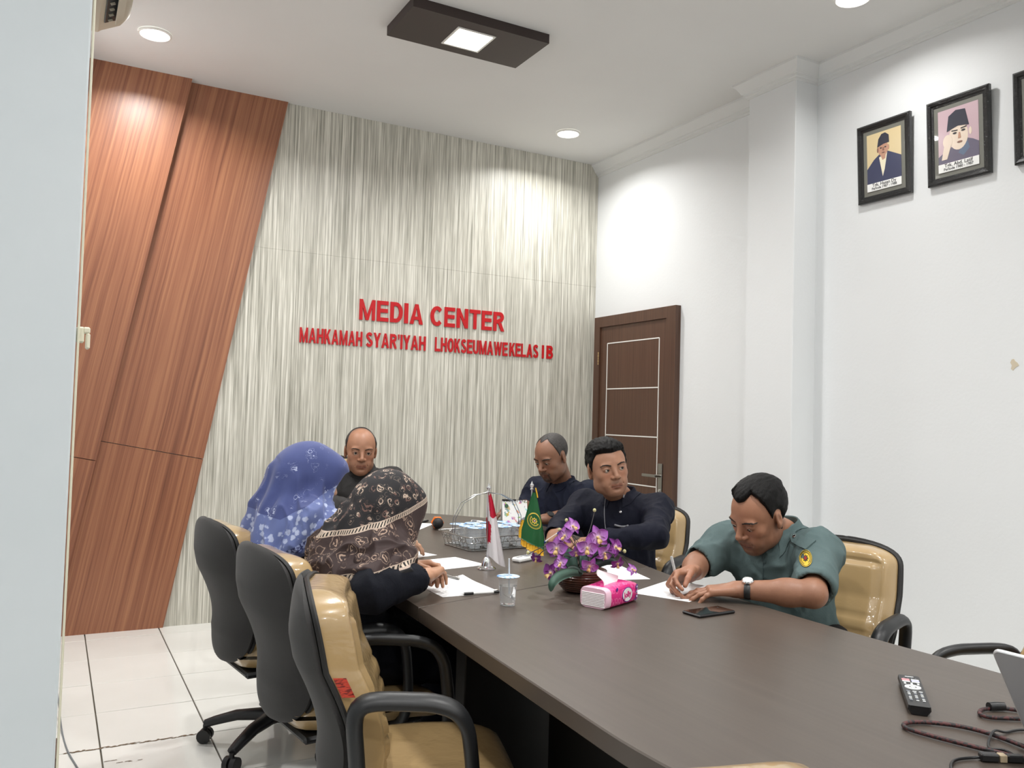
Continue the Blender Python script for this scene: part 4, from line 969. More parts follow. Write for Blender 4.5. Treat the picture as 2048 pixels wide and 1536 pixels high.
    pr = [Ell(hips, (0.165, 0.15, 0.10))]; shoes = []
    for s in (-1, 1):
        hpnt = hips+r2*s*0.085; kn = hips+r2*s*0.12+f2*S.get('thigh', 0.40); kn[2] = 0.48; an = kn+f2*S.get('shin', -0.03); an[2] = 0.10
        pr += [Cone(hpnt, kn, 0.088, 0.062), Cone(kn, an, 0.062, 0.052)]; shoes.append(an)
    G = Grid.around(pr, 0.009, 0.02)
    for p in pr: G.add(p, 0.03)
    V, Q = G.net(); mesh_np('trousers', wrinkle(V, Q, 0.010, (14, 14, 12)), Q, S['m_trous'], root)
    for an in shoes:
        L = [Ell(an+f2*0.065+V3(0, 0, -0.058), (0.045, 0.045, 0.04)), Cone(an+f2*-0.03+V3(0, 0, -0.055), an+f2*0.15+V3(0, 0, -0.066), 0.041, 0.034), Cone(an+V3(0, 0, -0.05), an+V3(0, 0, 0.01), 0.044, 0.046)]
        G = Grid.around(L, 0.007, 0.02); [G.add(p, 0.02) for p in L]; G.cut(Plane((0, 0, 0.003), (0, 0, 1)), 0); V, Q = G.net(); mesh_np('shoe', V, Q, m_black, root)
    return root, body, sh
def local_tube(pts, r, name, m, root, n=8, **k):
    o = MB().tube(pts, r, n, **k).build(name, m, root, 60); o.data.transform(Matrix.Translation(-Vector(root.location))); return o
def watch(root, w, d, up, m_strap, m_case, r=0.031, dial=(225, 224, 216)):
    F = Fr(w, d, up); L = []
    o = MB().tube([F.p((r*1.06*math.cos(a), 0, r*0.82*math.sin(a))) for a in np.linspace(0, 2*math.pi, 25)[:-1]], 0.010, 6, closed=True, flat=0.22, up=tuple(F.R[:, 1])).build('watch_strap', m_strap, root, 60)
    o.data.transform(Matrix.Translation(-Vector(root.location)))
    c = MB().rings([[F.p((q*math.cos(a), q*math.sin(a), h)) for a in np.linspace(0, 2*math.pi, 25)[:-1]] for q, h in ((0.018, r*0.80), (0.019, r*0.98), (0.0165, r*1.06), (0.0155, r*1.03))]).build('watch_case', m_case, root, 40)
    c.data.transform(Matrix.Translation(-Vector(root.location)))
    f = MB().rings([[F.p((q*math.cos(a), q*math.sin(a), h)) for a in np.linspace(0, 2*math.pi, 25)[:-1]] for q, h in ((0.0152, r*1.03), (0.0150, r*1.045))]).build('watch_dial', mat('watch_dial', dial, 0.3), c, 40)
    f.data.transform(Matrix.Translation(-Vector(root.location)))

# --- balding man in charcoal shirt at the head of the table
m_char = cloth_mat('charcoal_grey_cloth', (62, 60, 59), (48, 47, 47), 0.7); m_navy = cloth_mat('navy_cotton', (24, 29, 48), (17, 21, 37), 0.75); m_navy2 = cloth_mat('dark_navy_twill', (16, 19, 37), (11, 13, 27), 0.75)
m_teal = cloth_mat('grey_green_uniform_cloth', (96, 113, 113), (80, 98, 99), 0.8); m_trous = cloth_mat('black_trousers_cloth', (24, 24, 27), (18, 18, 20))
def cam_dir(p, right=0.0, down=0.0):
    d = V3(-p[0], -p[1], CAM_H-p[2]); d[2] = 0; d /= np.linalg.norm(d); d = d+right*V3(_r.x, _r.y, 0); d /= np.linalg.norm(d); return d+V3(0, 0, -down)
R_IMG = V3(_r.x, _r.y, 0)
hc = V3(1.523, 4.558, 1.118)
SKIN1, SKIN2, SKIN3, SKIN4 = (166, 119, 92), (142, 100, 77), (170, 124, 98), (166, 118, 92)
fringe = lambda fz, side, back: (lambda x, y, z: np.minimum(np.minimum(np.maximum(-(y+back)+0.0, np.abs(x)*0-1), 0.2), z+side))
def hairline(ph, hz, top=None):
    """hair grows above a line given by height over the azimuth from the face; top = bald patch limit"""
    def f(x, y, z):
        a = np.arctan2(np.abs(x), y+0.012); r = (z-np.interp(a, ph, hz))*0.8
        return r if top is None else np.minimum(r, (np.interp(a, top[0], top[1])-z)*0.8)
    return f
reg_bald = hairline([0, 0.9, 1.12, 1.30, 1.62, 1.9, 3.2], [0.30, 0.20, 0.045, -0.008, -0.012, -0.07, -0.08], ([0, 1.1, 1.4, 1.8, 2.1, 3.2], [0.0, 0.060, 0.088, 0.104, 0.2, 0.2]))
P1 = dict(browt=0.65, skin=SKIN1, jaw=1.02, nose=1.15, stubble=0.12, moustache=0.10, gaze=(0.0, 0.02), tint_scalp=lambda x, y, z: 0.5*sstep(0.085, 0.11, z)*sstep(0.03, -0.02, y))
S1 = dict(at=(1.55, 4.62), label='balding man in a charcoal shirt facing the camera at the head of the table', H=Fr(hc, cam_dir(hc, 0.10, 0.10), (0.02, 0, 1), 1.07), P=P1, T=Fr((1.555, 4.625, 0.832), (-0.12, -1, 0.0), (0, -0.10, 1)),
          eR=(1.30, 4.47, 0.835), wR=(1.50, 4.30, 0.82), hR=((0.9, -0.2, -0.1), (0, 0, 1), (.3, .35, .4, .45), (0.6, 0.3)), eL=(1.80, 4.49, 0.835), wL=(1.66, 4.31, 0.82), hL=((-0.9, -0.2, -0.1), (0, 0, 1), (.3, .35, .4, .45), (0.6, 0.3)),
          sleeve='long', m_shirt=m_char, m_trous=m_trous, leg=(-0.05, -1), seed=1.0, wr=0.012)
root, body, sh = make_person(S1)
hair_mesh(S1['H'], P1, root, m_darkhair, 0.0055, reg_bald, 0.0012)
sk = Skin(sh)
strip_on(sk, [(735, 958), (737, 985), (738, 1012)], 0.0022, 'placket', m_char, root)
# --- man looking down in a navy shirt
hc = V3(2.412, 3.960, 1.120)
reg_crop = hairline([0, 0.35, 0.65, 0.95, 1.12, 1.28, 1.62, 1.88, 3.2], [0.100, 0.108, 0.110, 0.078, 0.040, -0.008, -0.012, -0.07, -0.08])
P2 = dict(skin=SKIN2, w=0.98, jaw=0.95, nose=1.35, stubble=0.22, moustache=0.5, goatee=0.95, eye=0.55, gaze=(0, -0.55), tint_scalp=lambda x, y, z: 0.45*sstep(0.07, 0.10, z)*sstep(0.05, 0.0, y))
S2 = dict(at=(2.50, 4.02), label='man in a navy shirt with a goatee looking down beside the desk calendar', H=Fr(hc, (-0.93, -0.30, -0.42), (0.0, 0.03, 1), 1.03), P=P2, T=Fr((2.520, 4.022, 0.800), (-0.93, -0.36, -0.05), (-0.12, -0.04, 1)),
          eR=(2.38, 4.16, 0.83), wR=(2.27, 4.07, 0.815), hR=((-0.92, 0.15, -0.03), (0, 0, 1), (.35, .4, .45, .5), (0.6, 0.4)), eL=(2.50, 3.80, 0.825), wL=(2.245, 3.735, 0.812), hL=((-1, -0.05, -0.05), (0, 0, 1), (.35, .4, .45, .5), (0.6, 0.4)),
          sleeve='long', cuff=0.35, m_shirt=m_navy, m_trous=m_trous, leg=(-0.93, -0.36), seed=4.0, wr=0.014)
root, body, sh = make_person(S2)
hair_mesh(S2['H'], P2, root, m_greyhair, 0.0045, reg_crop, 0.001)
watch(root, V3(2.245, 3.735, 0.812)+V3(0.025, 0.006, 0.001), (-1, -0.05, 0), (0, -0.6, 0.8), m_black, m_black, 0.034, (30, 32, 36))
sk = Skin(sh)
# --- man in the dark navy jacket with grey piping
hc = V3(2.238, 3.185, 1.110)
reg_full = hairline([0, 0.40, 0.75, 0.95, 1.10, 1.25, 1.62, 1.88, 3.2], [0.070, 0.073, 0.070, 0.045, 0.016, -0.014, -0.014, -0.07, -0.08])
P3 = dict(skin=SKIN3, w=1.04, jaw=1.08, nose=0.95, stubble=0.10, moustache=0.30, gaze=(-0.35, 0.10))
S3 = dict(at=(2.40, 3.28), label='man with thick black hair in a dark navy jacket looking to the right', H=Fr(hc, cam_dir(hc, 0.36, 0.02), tuple(V3(0, 0, 1)-0.20*R_IMG), 1.06), P=P3, T=Fr((2.372, 3.262, 0.800), (-0.78, -0.62, -0.08), (-0.12, -0.08, 1)),
          eR=(2.075, 3.30, 0.838), wR=(1.925, 3.13, 0.822), hR=((-0.35, -0.9, 0.05), (-0.6, 0.3, 0.75), ((.5, .6, .4), (.6, .8, .5), (.8, .9, .6), (.9, 1.0, .6)), (0.5, 0.8)), eL=(2.285, 2.885, 0.840), wL=(2.045, 2.93, 0.826), hL=((-1, 0.18, -0.03), (0, 0.1, 1), (.3, .3, .35, .4), (0.6, 0.3)),
          sleeve='long', cuff=0.97, m_shirt=m_navy2, m_trous=m_trous, leg=(-0.9, -0.43), bulk=1.06, arm=1.04, seed=7.0, wr=0.013)
root, body, sh = make_person(S3)
hair_mesh(S3['H'], P3, root, m_hair, lambda x, y, z: 0.007+0.009*sstep(0.06, 0.10, z)+0.008*sstep(0.02, 0.07, y)*sstep(0.06, 0.1, z), reg_full, 0.006)
sk = Skin(sh); m_pipe2 = mat('grey_piping_cloth', (128, 128, 134), 0.7)
strip_on(sk, [(1212, 990), (1209, 1020), (1210, 1045), (1214, 1075)], 0.0022, 'zip', m_pipe2, root)
strip_on(sk, [(1229, 1050), (1243, 1053), (1256, 1052)], 0.0045, 'pocket_trim', m_pipe2, root)
strip_on(sk, [(1246, 998), (1250, 985), (1253, 970)], 0.0035, 'collar_trim', m_pipe2, root, 0.012)
disc_on(sk, 1241, 1024, 0.006, 'pin', m_chrome, root)
# --- man writing in the grey-green uniform shirt
hc = V3(2.190, 2.190, 1.010)
reg_teal = hairline([0, 0.25, 0.55, 0.85, 1.05, 1.20, 1.32, 1.62, 1.88, 3.2], [0.083, 0.088, 0.104, 0.088, 0.060, 0.018, -0.012, -0.014, -0.07, -0.08])
P4 = dict(skin=SKIN4, w=0.98, jaw=0.97, nose=1.15, stubble=0.15, moustache=0.45, goatee=0.35, eye=0.6, gaze=(0, -0.55))
S4 = dict(at=(2.36, 2.14), label='man in a grey-green uniform shirt with shoulder straps writing on paper', H=Fr(hc, (-0.88, 0.02, -0.44), (-0.10, -0.12, 1), 1.05), P=P4, T=Fr((2.335, 2.205, 0.775), (-0.95, -0.30, -0.25), (-0.30, -0.05, 0.95)),
          sL=V3(2.325, 2.045, 0.895), sR=V3(2.235, 2.385, 0.880), pelvis=(2.375, 2.15, 0.552),
          eR=(2.075, 2.375, 0.815), wR=(1.925, 2.238, 0.812), hR=((-0.80, -0.10, -0.10), (0.15, 0.75, 0.65), ((.55, .75, .35), (.65, .85, .45), (.85, .95, .6), (.95, 1.0, .7)), (0.55, 0.9)), eL=(2.120, 1.885, 0.798), wL=(1.968, 2.062, 0.790), hL=((-0.80, 0.52, -0.09), (0, 0, 1), (.16, .2, .24, .3), (0.65, 0.3)),
          sleeve='short', sl=0.80, m_shirt=m_teal, m_trous=m_trous, leg=(-0.9, -0.35), bulk=1.04, arm=1.02, seed=11.0, wr=0.015, cr=0.068, flap=(0.05, 0.09))
root, body, sh = make_person(S4)
hair_mesh(S4['H'], P4, root, m_hair, lambda x, y, z: 0.008+0.008*sstep(0.05, 0.1, z), reg_teal, 0.004)
watch(root, V3(1.968, 2.062, 0.790)+V3(0.024, -0.026, 0.003), (-0.65, 0.75, 0), (-0.25, -0.25, 0.95), m_black, m_chrome, 0.0345)
sk4 = Skin(sh); root4 = root
# --- the two women in headscarves
m_blue = mat('blue_printed_scarf', (84, 98, 158), 0.75, Sheen_Weight=0.2); n = N(m_blue); at = n.attr('HUV').outputs['Vector']; u_, v_, w_ = n.sep(at); c = n.coord('Object')
blot = n.noise(c, 7, 4, 0.6)
base_ = n.mix(blot, (70, 82, 138), (50, 60, 112))
dn = n.n('ShaderNodeVectorMath', operation='ADD', i_0=c); nz0 = n.n('ShaderNodeTexNoise', i_Vector=c); nz0.inputs['Scale'].default_value = 38; s0 = n.n('ShaderNodeVectorMath', operation='SCALE', i_0=nz0.outputs['Color']); s0.inputs['Scale'].default_value = 0.045; n.t.links.new(s0.outputs[0], dn.inputs[1])
vor = n.n('ShaderNodeTexVoronoi', i_Vector=dn.outputs[0]); vor.inputs['Scale'].default_value = 22
clump = n.ramp(n.noise(n.coord('Object', loc=(3.1, 0.4, 2)), 9, 2), [(0.53, (0, 0, 0)), (0.57, (255, 255, 255))])
line = n.ramp(vor.outputs['Distance'], [(0.20, (0, 0, 0)), (0.225, (255, 255, 255)), (0.255, (255, 255, 255)), (0.28, (0, 0, 0)), (0.40, (0, 0, 0)), (0.42, (190, 190, 190)), (0.44, (0, 0, 0))])
pat = n.mix(n.math('MULTIPLY', n.math('MULTIPLY', line, clump), 0.75), base_, (190, 198, 228))
vor2 = n.n('ShaderNodeTexVoronoi', i_Vector=n.coord('Object', (1, 1, 1))); vor2.inputs['Scale'].default_value = 34
petal = n.math('ADD', vor2.outputs['Distance'], n.math('MULTIPLY', n.noise(c, 90, 2), 0.5))
bord = n.mix(n.ramp(petal, [(0.55, (255, 255, 255)), (0.68, (0, 0, 0))]), (94, 107, 158), (170, 180, 210))
edge_ = n.mix(n.ramp(n.noise(n.coord('Object'), 110, 2), [(0.48, (0, 0, 0)), (0.54, (255, 255, 255))]), (52, 60, 112), (150, 162, 208))
col = n.mix(n.math('LESS_THAN', v_, 0.135), pat, bord); col = n.mix(n.math('LESS_THAN', v_, 0.032), col, edge_); col = n.mix(n.math('LESS_THAN', v_, 0.008), col, (74, 86, 144)); n.base(col).bump(n.noise(c, 700, 2), 0.15, 0.001)
m_pais = mat('black_brown_paisley_scarf', (30, 26, 28), 0.75); n = N(m_pais); at = n.attr('HUV').outputs['Vector']; u_, v_, w_ = n.sep(at); c = n.coord('Object')
dist = n.n('ShaderNodeVectorMath', operation='ADD', i_0=c); nz = n.n('ShaderNodeTexNoise', i_Vector=c); nz.inputs['Scale'].default_value = 22; nz.inputs['Detail'].default_value = 2
sc_ = n.n('ShaderNodeVectorMath', operation='SCALE', i_0=nz.outputs['Color']); sc_.inputs['Scale'].default_value = 0.05; n.t.links.new(sc_.outputs[0], dist.inputs[1])
def vr(sc, feat='F1', vec=None):
    x = n.n('ShaderNodeTexVoronoi', feature=feat, i_Vector=vec or dist.outputs[0]); x.inputs['Scale'].default_value = sc; return x
f1 = vr(36).outputs['Distance']
ring = n.ramp(f1, [(0.0, (230, 230, 230)), (0.12, (230, 230, 230)), (0.15, (0, 0, 0)), (0.24, (0, 0, 0)), (0.27, (255, 255, 255)), (0.37, (255, 255, 255)), (0.40, (0, 0, 0)), (0.50, (0, 0, 0)), (0.52, (150, 150, 150)), (0.56, (0, 0, 0))])
brk = n.ramp(n.noise(c, 80, 3), [(0.40, (0, 0, 0)), (0.46, (255, 255, 255))])
ink = n.math('MULTIPLY', ring, brk); hue = n.mix(n.ramp(n.noise(n.coord('Object', loc=(2, 5, 1)), 26, 1), [(0.45, (0, 0, 0)), (0.55, (255, 255, 255))]), (112, 84, 76), (198, 176, 158))
main = n.mix(n.math('MULTIPLY', ink, 0.92), (22, 20, 24), hue)
f2 = vr(24).outputs['Distance']; pa = n.ramp(f2, [(0.0, (0, 0, 0)), (0.16, (0, 0, 0)), (0.19, (255, 255, 255)), (0.26, (255, 255, 255)), (0.29, (0, 0, 0)), (0.42, (0, 0, 0)), (0.45, (220, 220, 220)), (0.50, (0, 0, 0))])
band = n.mix(n.math('MULTIPLY', pa, brk), n.mix(n.noise(c, 20, 2), (66, 48, 46), (46, 34, 34)), (176, 150, 132))
dots = n.ramp(n.math('FRACT', n.math('MULTIPLY', u_, 95.0)), [(0.4, (0, 0, 0)), (0.45, (255, 255, 255)), (0.85, (255, 255, 255)), (0.9, (0, 0, 0))])
strip = n.mix(dots, (206, 188, 170), (26, 22, 24))
col = n.mix(n.math('LESS_THAN', v_, 0.163), main, (190, 170, 154)); col = n.mix(n.math('LESS_THAN', v_, 0.160), col, strip); col = n.mix(n.math('LESS_THAN', v_, 0.150), col, (190, 170, 154)); col = n.mix(n.math('LESS_THAN', v_, 0.147), col, band)
col = n.mix(n.math('LESS_THAN', v_, 0.042), col, (190, 170, 154)); col = n.mix(n.math('LESS_THAN', v_, 0.039), col, strip); col = n.mix(n.math('LESS_THAN', v_, 0.028), col, (180, 160, 146)); col = n.mix(n.math('LESS_THAN', v_, 0.026), col, (180, 160, 146)); col = n.mix(n.math('LESS_THAN', v_, 0.022), col, (20, 18, 21)); n.base(col).bump(n.noise(c, 700, 2), 0.15, 0.001)
m_robe = cloth_mat('black_robe_cloth', (17, 19, 27), (12, 13, 18), 0.85); m_robe2 = cloth_mat('black_navy_robe_cloth', (18, 21, 32), (12, 14, 22), 0.85)
def make_woman(S):
    root = empty('person', (*S['at'], 0.0), 0, S['label'], 'person'); H, T, P = S['H'], S['T'], S['P']
    sR, sL = T.p((0.155, -0.01, 0.105)), T.p((-0.155, -0.01, 0.105)); nb = T.p((0, -0.02, 0.155))
    arms = {'R': (sR, np.array(S['eR']), np.array(S['wR'])), 'L': (sL, np.array(S['eL']), np.array(S['wL']))}; hp = {}
    for k, sd in (('R', -1), ('L', 1)): d, up, curl, th = S['h'+k]; hp[k] = hand_prims(Fr(arms[k][2], d, up, 0.93), sd, curl, th)
    core = [Cone(H.p((0, -0.022, -0.055)), nb, 0.048, 0.055), Cone(nb, T.p((0, 0, -0.1)), 0.05, 0.06)]
    for k in arms: s, e, w = arms[k]; core += [Cone(T.p((0, 0, 0.09)), s, 0.03, 0.028), Cone(s, e, 0.03, 0.03), Cone(e, w, 0.031, 0.0245)]
    G = Grid.around([p for p, k in head_prims(H, P)]+core+[p for k in hp for p, _ in hp[k]], 0.0028, 0.02); person_head(G, H, P)
    for p in core: G.add(p, 0.02)
    for k in hp:
        for p, kk in hp[k]: G.add(p, kk*0.7)
    V, Q = G.net(); V = relax(V, Q, 1, 0.35); mesh_np('body', V, Q, m_skin, root, skin_col(V, H, P)); eyes_and_brows(H, P, root)
    # robe: torso, wide sleeves, skirt over the lap
    f2 = np.array([S['leg'][0], S['leg'][1], 0.0]); f2 /= np.linalg.norm(f2); r2 = np.array([f2[1], -f2[0], 0]); hips = np.array(S['pelvis'])
    pr = [(T.E((0, 0, 0.02), (0.150, 0.112, 0.17)), 0), (T.E((0, 0.01, -0.16), (0.150, 0.120, 0.17)), 0.06), (Ell(hips, (0.165, 0.165, 0.095)), 0.05), (Cone(T.p((0, 0, -0.15)), hips, 0.135, 0.13), 0.05)]
    for k, sg in (('R', 1), ('L', -1)):
        s, e, w = arms[k]; pr += [(Cone(s, T.p((sg*0.04, -0.02, 0.16)), 0.056, 0.052), 0.05), (Cone(s, e, 0.064, 0.054), 0.045), (Cone(e, e+(w-e)*S.get('cuff'+k, 0.93), 0.053, 0.046), 0.05)]
        kn = hips+r2*sg*0.12+f2*0.37; kn[2] = 0.475; an = kn+f2*-0.02; an[2] = 0.12; pr += [(Cone(hips+r2*sg*0.09, kn, 0.095, 0.075), 0.05), (Cone(kn, an, 0.078, 0.085), 0.06)]
    G = Grid.around([p for p, _ in pr], 0.0065, 0.03); [G.add(p, k) for p, k in pr]
    for k in arms:
        s, e, w = arms[k]; q = e+(w-e)*S.get('cuff'+k, 0.93); dn = (w-e)/np.linalg.norm(w-e); G.cut(Cone(q+dn*0.062, q+dn*0.10, 0.06, 0.06), 0.001); G.cut(Cone(q-dn*0.01, q+dn*0.08, 0.036, 0.040), 0.003)
    V, Q = G.net(); V = relax(V, Q, 2); V = wrinkle(V, Q, 0.014, (13, 13, 9), S['seed']); mesh_np('robe', relax(V, Q, 1, 0.4), Q, S['m_robe'], root)
    # scarf: over the head, round the neck, over shoulders and back
    hs = [(H.E((0, -0.018, 0.030), (0.089, 0.113, 0.101)), 0), (H.E((0, 0.045, 0.030), (0.084, 0.076, 0.088)), 0.02), (H.C((0, 0.02, -0.06), (0, -0.02, -0.16), 0.088, 0.105), 0.05)]
    hs += [(H.C((0, 0.085, 0.072), (0, 0.118, 0.062), 0.030, S.get('brim', 0.012), (0, 0, 1), 0.7), 0.035)]
    hs += [(p, k) for p, k in S['drape'](H, T)]
    for k, sg in (('R', 1), ('L', -1)): s, e, w = arms[k]; hs += [(Cone(s, T.p((sg*0.04, -0.02, 0.17)), 0.084, 0.078), 0.04), (Cone(s, s+(e-s)*0.45, 0.086, 0.080), 0.04)]
    G = Grid.around([p for p, _ in hs], 0.0042, 0.03); [G.add(p, k) for p, k in hs]
    hp_, hn = np.array(S['hem'][0]), np.array(S['hem'][1]); hn = hn/np.linalg.norm(hn)
    for q in S['hems']: G.cut(Plane(q[0], -np.array(q[1], float)), 0.004)
    # face opening, hollow inside
    G.cut(H.E((0, 0.125, -0.018), (0.058, 0.075, 0.084)), 0.01)
    inner = Grid(G.lo, G.lo+G.h*(G.n-1)-G.h*0.5, G.h); inner.d = G.d.copy(); G.d = np.maximum(G.d, -(inner.d+F32(0.016)))
    V, Q = G.net(); V = relax(V, Q, 2)
    q = T.inv(V); N_ = vnorm(V, Q); axis = (H.o-T.p((0, 0, 0))); axis /= np.linalg.norm(axis)
    az = np.arctan2(q[:, 0], q[:, 1]+0.02); low = sstep(0.30, 0.10, q[:, 2])
    fold = np.sin(az*S.get('ff', 9)+3*vnoise(V*5)*2+q[:, 2]*4)*0.5+0.7*((1-np.abs(2*vnoise(V*np.array((24, 24, 8))+S['seed']+2*vnoise(V*5)[:, None])-1))**3-0.2)+(1-np.abs(2*vnoise(V*np.array((13, 13, 6))+S['seed']+1.2*vnoise(V*6)[:, None])-1))**2
    hq = H.inv(V); topw = sstep(0.02, -0.05, hq[:, 2])
    V = V+N_*((fold-0.4)*(0.006+0.014*low)*np.maximum(topw, 0.10))[:, None]
    V = relax(V, Q, 1, 0.5)
    d1 = np.min([(np.array(p_)-V) @ (np.array(n_)/np.linalg.norm(n_)) for p_, n_ in S['hems']], 0)
    huv = np.stack([az*0.2, d1, np.zeros(len(V))], 1)
    mesh_np('headscarf', V, Q, S['m_scarf'], root, None, {'HUV': huv})
    return root
P5 = dict(skin=(196, 152, 124), w=0.95, jaw=0.92, nose=0.8, lip=(170, 96, 92)); up_ = (0, 0, 1)
hc = V3(0.905, 3.285, 1.075)
def drape1(H, T): return [(Cone(H.p((0, -0.06, -0.03)), T.p((0.02, -0.075, 0.0)), 0.105, 0.125), 0.05), (Cone(T.p((0.17, -0.03, 0.06)), T.p((-0.15, -0.03, 0.06)), 0.105, 0.105), 0.06), (Cone(T.p((0.10, -0.05, 0.08)), T.p((0.16, -0.10, -0.12)), 0.11, 0.10), 0.05), (Cone(H.p((0, 0.02, -0.12)), T.p((0.0, 0.08, 0.02)), 0.10, 0.09), 0.05), (Cone(T.p((0.0, -0.07, 0.0)), T.p((0.05, -0.08, -0.16)), 0.115, 0.095), 0.05)]
T1 = Fr((0.865, 3.335, 0.800), (0.95, -0.05, -0.25), (0.30, -0.04, 0.95))
W1 = dict(at=(0.80, 3.36), label='woman in a blue flowered headscarf and black robe seen from behind', H=Fr(hc, (0.93, -0.16, -0.38), (0.3, 0.0, 1), 1.0), T=T1, P=P5, pelvis=(0.92, 3.42, 0.555), leg=(1, 0.1), eR=(1.02, 3.12, 0.826), wR=(1.22, 3.18, 0.822), hR=((0.9, 0.2, -0.1), up_, (.3, .35, .4, .45), (.6, .3)),
          eL=(1.06, 3.52, 0.826), wL=(1.25, 3.40, 0.822), hL=((0.9, -0.3, -0.1), up_, (.3, .35, .4, .45), (.6, .3)), seed=2.0, m_robe=m_robe, m_scarf=m_blue, drape=drape1, brim=0.012, ff=14,
          hem=((0, 0, 0), (0, 0, 1)), hems=[((0.74, 3.22, 0.80), (-0.15, 0.10, -1)), ((0.86, 3.15, 0.83), (0.55, -0.12, -1)), ])
make_woman(W1)
hc = V3(0.990, 2.640, 1.008)
P6 = dict(skin=(190, 142, 112), w=0.95, jaw=0.92, nose=0.8, lip=(170, 96, 92))
def drape2(H, T): return [(Cone(H.p((0, -0.05, -0.03)), T.p((0.03, -0.06, 0.02)), 0.098, 0.115), 0.05), (Cone(T.p((0.165, -0.01, 0.06)), T.p((-0.15, -0.01, 0.06)), 0.092, 0.09), 0.06), (Cone(T.p((0.13, -0.01, 0.05)), T.p((0.20, 0.0, -0.10)), 0.10, 0.085), 0.05), (Cone(T.p((0.06, -0.03, 0.02)), T.p((0.12, -0.045, -0.16)), 0.105, 0.095), 0.05), (Cone(H.p((0, 0.02, -0.12)), T.p((0.0, 0.09, 0.02)), 0.10, 0.09), 0.05)]
T2 = Fr((0.875, 2.665, 0.765), (0.92, 0.10, -0.38), (0.45, 0.02, 0.9))
W2 = dict(at=(0.80, 2.68), label='woman in a black and brown patterned headscarf with hands together on the papers', H=Fr(hc, (0.86, 0.30, -0.42), (0.35, 0.1, 1), 1.0), T=T2, P=P6, pelvis=(0.96, 2.73, 0.555), leg=(1, 0.1), eR=(0.845, 2.395, 0.800), wR=(1.050, 2.460, 0.822), hR=((0.62, 0.75, 0.02), (-0.35, -0.15, 0.9), ((.35, .6, .4), (.4, .7, .5), (.5, .7, .5), (.5, .8, .5)), (.5, .6)),
          eL=(1.04, 2.80, 0.826), wL=(1.055, 2.635, 0.815), hL=((0.80, -0.45, 0.08), (0.25, 0.55, 0.75), ((.4, .7, .5), (.5, .8, .5), (.6, .9, .6), (.7, .9, .6)), (.5, .6)), seed=5.0, m_robe=m_robe2, m_scarf=m_pais, drape=drape2, brim=0.014, cuffL=0.80, cuffR=0.80,
          hem=((0, 0, 0), (0, 0, 1)), hems=[((0.80, 2.52, 0.795), (0.20, -0.10, -1)), ((0.95, 2.50, 0.83), (0.30, 0.05, -1))])
make_woman(W2)
# ---------------------------------------------------------------- things on the table
Tz = TZ+0.0006
m_sheet = mat('white_paper', (236, 237, 238), 0.6)
def print_mat(name, dens, seed):
    m = mat(name, (236, 237, 238), 0.6); n = N(m); v = n.coord('Object', loc=(seed, seed, 0)); x, y, z = n.sep(n.coord('Object'))
    rows = n.math('LESS_THAN', n.math('FRACT', n.math('MULTIPLY', y, 110.0)), 0.42); words = n.math('GREATER_THAN', n.noise(n.coord('Object', (170, 110, 1), loc=(seed, 0, 0)), 1.0, 2), 0.50-dens*0.1)
    para = n.math('GREATER_THAN', n.noise(n.coord('Object', (3, 26, 1), loc=(seed, seed, 0)), 1.0, 1), 0.47)
    inside = n.math('MULTIPLY', n.math('LESS_THAN', n.math('ABSOLUTE', x), 0.082), n.math('LESS_THAN', n.math('ABSOLUTE', y), 0.125))
    k = n.math('MULTIPLY', n.math('MULTIPLY', rows, words), n.math('MULTIPLY', para, inside))
    n.base(n.mix(n.math('MULTIPLY', k, 0.62), (238, 239, 240), (70, 70, 76))); return m
def sheet(x, y, ang, label, m, w=0.21, l=0.297, z=0.0, curl=0.0):
    o = MB().grid(lambda a, b: ((a-0.5)*w, (b-0.5)*l, 0.0008+curl*max(0, (a-0.75)*4)**2*max(0, (b-0.7)/0.3)), 8, 8, 0.0006).build('paper_sheet', m, None, 60)
    o.location = (x, y, TZ+z); o.rotation_euler = (0, 0, math.radians(ang)); return tag(o, label, 'paper', 'loose paper sheets on the table')
pm1, pm2 = print_mat('printed_paper_dense', 1.0, 2.0), print_mat('printed_paper_faint', 0.2, 7.0)
sheet(1.345, 3.02, 11+90, 'printed sheet lying between the clasped hands and the wire basket', pm1)
sheet(1.215, 2.612, 0, 'printed sheet under the hands of the woman in the dark patterned scarf', pm2, curl=0.006)
sheet(1.905, 2.275, 116, 'white sheet being written on by the man in grey-green', m_sheet)
sheet(1.875, 2.645, -13, 'white sheet showing behind the pink tissue pack', m_sheet)
sheet(1.275, 3.33, 18, 'sheet showing beside the patterned scarf, beyond the clasped hands', pm2)
sheet(1.64, 4.12, 140, 'sheet at the far end under the black phone', m_sheet)
m_blackgl = mat('black_glass', (10, 10, 12), 0.06); m_darkpl = mat('dark_plastic', (24, 24, 26), 0.35); m_whitepl = mat('white_plastic', (232, 232, 230), 0.35)
def phone(x, y, ang, label, l=0.152, w=0.074, z=0.0):
    e = empty('smartphone', (x, y, TZ+z), math.radians(ang), label, 'phone', 'phones on the table')
    MB().box((0, 0, 0.0046), (l, w, 0.0084), 0.003).build('phone_body', m_darkpl, e); MB().box((0, 0, 0.0092), (l-0.008, w-0.007, 0.0008), 0.0003).build('screen', m_blackgl, e)
    MB().box((l*0.36, w*0.22, 0.0097), (0.006, 0.006, 0.0004)).build('front_camera', m_darkpl, e); return e
phone(1.768, 1.968, 4, 'black phone lying in front of the wristwatch')
phone(1.742, 4.235, 42, 'black phone at the far end beside the dark patterned scarf', z=0.0016)
